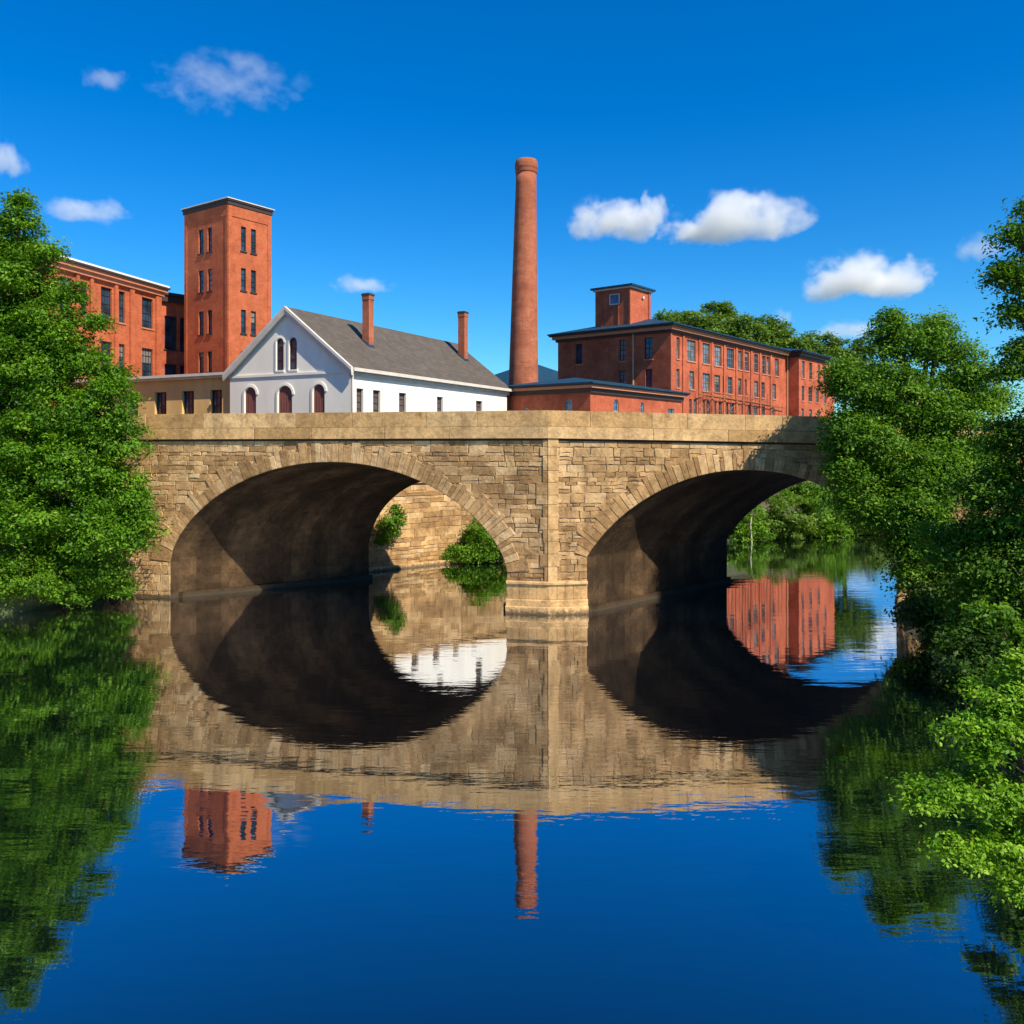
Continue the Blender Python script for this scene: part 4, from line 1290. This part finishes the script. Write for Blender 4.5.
tree('bush', (c.x, c.y + 1.0, 0), [B(466, 548, 50.0, 20, 1.1), B(486, 538, 50.4, 28, 1.1), B(480, 560, 49.6, 24, .7), B(500, 545, 50.2, 26), B(452, 552, 49.6, 10)], M['leaf_right'], 81,
     'dark green bush at the foot of the retaining wall under the left arch', 'bush', leaf=.14, cov=1.9, clump=.4, trunk=.06, nlimb=3)

# wooded hill behind the mill: every crown its own tree
far = [(690, 322, 118, 26, 'left end of the row behind the mill roof cupola'), (716, 318, 121, 24, 'second from the left behind the mill roof'), (742, 326, 119, 24, 'behind the middle of the mill roof'),
       (768, 334, 122, 24, 'above the far end of the mill roof'), (793, 342, 120, 24, 'above the mill end pavilion'), (818, 352, 123, 26, 'just right of the mill end pavilion'),
       (845, 356, 121, 26, 'at the left edge of the large right tree'), (668, 322, 125, 18, 'nearest to the mill roof cupola')]
for i, (px, py, Y, r, lb) in enumerate(far):
    c = at(px, py, Y)
    tree('hill_tree', (c.x, c.y, 0), [B(px, py, Y, r), B(px - r * .6, py + 12, Y - 1, r * .75), B(px + r * .6, py + 14, Y - 1, r * .75), B(px, py + 28, Y - 1.5, r * 1.0)], M['leaf_far'], 90 + i,
         'yellow green hill tree, ' + lb, 'tree', 'trees on the hill behind the mill', leaf=.40, cov=3.6, clump=1.0, trunk=.3, nlimb=3)

# ------------------------------------------------------------------ clouds: lumpy vapour bodies high beyond the town
def cloud_mat(name, dens, seed, amp, sc):
    m = bpy.data.materials.new(name); m.use_nodes = True
    nt = m.node_tree; nt.nodes.clear()
    out = N(nt, 'ShaderNodeOutputMaterial')
    v = N(nt, 'ShaderNodeVolumePrincipled'); v.inputs['Color'].default_value = (1, 1, 1, 1); v.inputs['Anisotropy'].default_value = -0.15
    tc = N(nt, 'ShaderNodeTexCoord'); sp = N(nt, 'ShaderNodeSeparateXYZ'); nt.links.new(tc.outputs['Object'], sp.inputs[0])
    # flattened base: heights under the centre count more
    mn = N(nt, 'ShaderNodeMath', operation='MINIMUM'); nt.links.new(sp.outputs['Z'], mn.inputs[0]); mn.inputs[1].default_value = 0.0
    zz = N(nt, 'ShaderNodeMath', operation='MULTIPLY_ADD'); nt.links.new(mn.outputs[0], zz.inputs[0]); zz.inputs[1].default_value = 0.9; nt.links.new(sp.outputs['Z'], zz.inputs[2])
    cb = N(nt, 'ShaderNodeCombineXYZ'); nt.links.new(sp.outputs['X'], cb.inputs[0]); nt.links.new(sp.outputs['Y'], cb.inputs[1]); nt.links.new(zz.outputs[0], cb.inputs[2])
    ln = N(nt, 'ShaderNodeVectorMath', operation='LENGTH'); nt.links.new(cb.outputs[0], ln.inputs[0])
    off = N(nt, 'ShaderNodeVectorMath', operation='MULTIPLY_ADD'); nt.links.new(tc.outputs['Object'], off.inputs[0]); off.inputs[1].default_value = (1.5, 1.0, 0.8); off.inputs[2].default_value = (seed * 3.1, seed, seed * 1.7)
    nz = noise(nt, sc, 7, 0.62, off.outputs[0])
    a = N(nt, 'ShaderNodeMath', operation='MULTIPLY_ADD'); nt.links.new(nz, a.inputs[0]); a.inputs[1].default_value = amp; a.inputs[2].default_value = 0.66 - 0.5 * amp
    s_ = N(nt, 'ShaderNodeMath', operation='SUBTRACT'); nt.links.new(a.outputs[0], s_.inputs[0]); nt.links.new(ln.outputs['Value'], s_.inputs[1])
    k = N(nt, 'ShaderNodeMath', operation='MULTIPLY', use_clamp=True); nt.links.new(s_.outputs[0], k.inputs[0]); k.inputs[1].default_value = 2.6
    # nothing reaches the hull itself
    hl = N(nt, 'ShaderNodeVectorMath', operation='LENGTH'); nt.links.new(tc.outputs['Object'], hl.inputs[0])
    mr = N(nt, 'ShaderNodeMapRange'); nt.links.new(hl.outputs['Value'], mr.inputs[0]); mr.inputs[1].default_value = 0.97; mr.inputs[2].default_value = 0.80; mr.inputs[3].default_value = 0; mr.inputs[4].default_value = 1
    k2 = N(nt, 'ShaderNodeMath', operation='MULTIPLY'); nt.links.new(k.outputs[0], k2.inputs[0]); nt.links.new(mr.outputs[0], k2.inputs[1])
    d = N(nt, 'ShaderNodeMath', operation='MULTIPLY'); nt.links.new(k2.outputs[0], d.inputs[0]); d.inputs[1].default_value = dens
    nt.links.new(d.outputs[0], v.inputs['Density'])
    nt.links.new(v.outputs[0], out.inputs['Volume'])
    return m


def cloud(lobes, Y, dens, seed, label, thr=1.9, sc=1.5):
    """each lobe (px, py, rx, ry); the first lobe gives the thing's place"""
    root = None
    for i, (px, py, rx, ry) in enumerate(lobes):
        rx *= 1.25; ry *= 1.35
        import bmesh
        bm = bmesh.new(); bmesh.ops.create_icosphere(bm, subdivisions=3, radius=1.0)
        me = bpy.data.meshes.new('cloud'); bm.to_mesh(me); bm.free()
        me.materials.append(cloud_mat('cloud_vapour', dens, seed + i * 5.3, thr, sc))
        o = bpy.data.objects.new('cloud' if i == 0 else 'cloud_lobe', me); col.objects.link(o)
        c = at(px, py, Y); s = Y / FPX
        if i == 0:
            o.location = c; o.scale = (rx * s, (rx + ry) * .5 * s, ry * s); root = o
            tag(o, label, 'cloud', 'small fair weather clouds')
        else:
            o.parent = root
            q = c - root.location
            o.location = (q.x / root.scale[0], q.y / root.scale[1] + .02, q.z / root.scale[2])
            o.scale = (rx * s / root.scale[0], (rx + ry) * .5 * s / root.scale[1], ry * s / root.scale[2])


CD = 0.07
cloud([(618, 225, 58, 25), (652, 213, 22, 20)], 700, CD, 1.0, 'white puffy cloud right of the factory chimney')
cloud([(742, 226, 70, 31), (695, 236, 40, 15)], 720, CD, 2.0, 'largest white cloud, above the right mill cupola and its roof')
cloud([(866, 283, 74, 29)], 740, CD, 3.0, 'flat based white cloud above the large right tree')
cloud([(985, 250, 34, 18)], 740, CD * .3, 4.0, 'faint small cloud near the right picture edge')
cloud([(228, 87, 76, 27)], 700, CD * .10, 5.0, 'wispy ragged cloud high above the brick tower', 3.2, 2.2)
cloud([(104, 81, 25, 15)], 700, CD * .22, 6.0, 'thin slanting wisp at the upper left')
cloud([(4, 162, 24, 24)], 700, CD * .5, 7.0, 'cloud cut by the left picture edge above the tall tree')
cloud([(86, 214, 44, 17)], 720, CD * .4, 8.0, 'soft pale cloud between the tall left tree and the tower')
cloud([(362, 286, 36, 13)], 740, CD * .45, 9.0, 'small low cloud above the first house chimney')
cloud([(782, 322, 14, 14)], 900, CD * .3, 10.0, 'tiny faint cloud just above the hill trees')
cloud([(845, 334, 46, 13)], 900, CD * .3, 11.0, 'low faint cloud behind the large right tree')
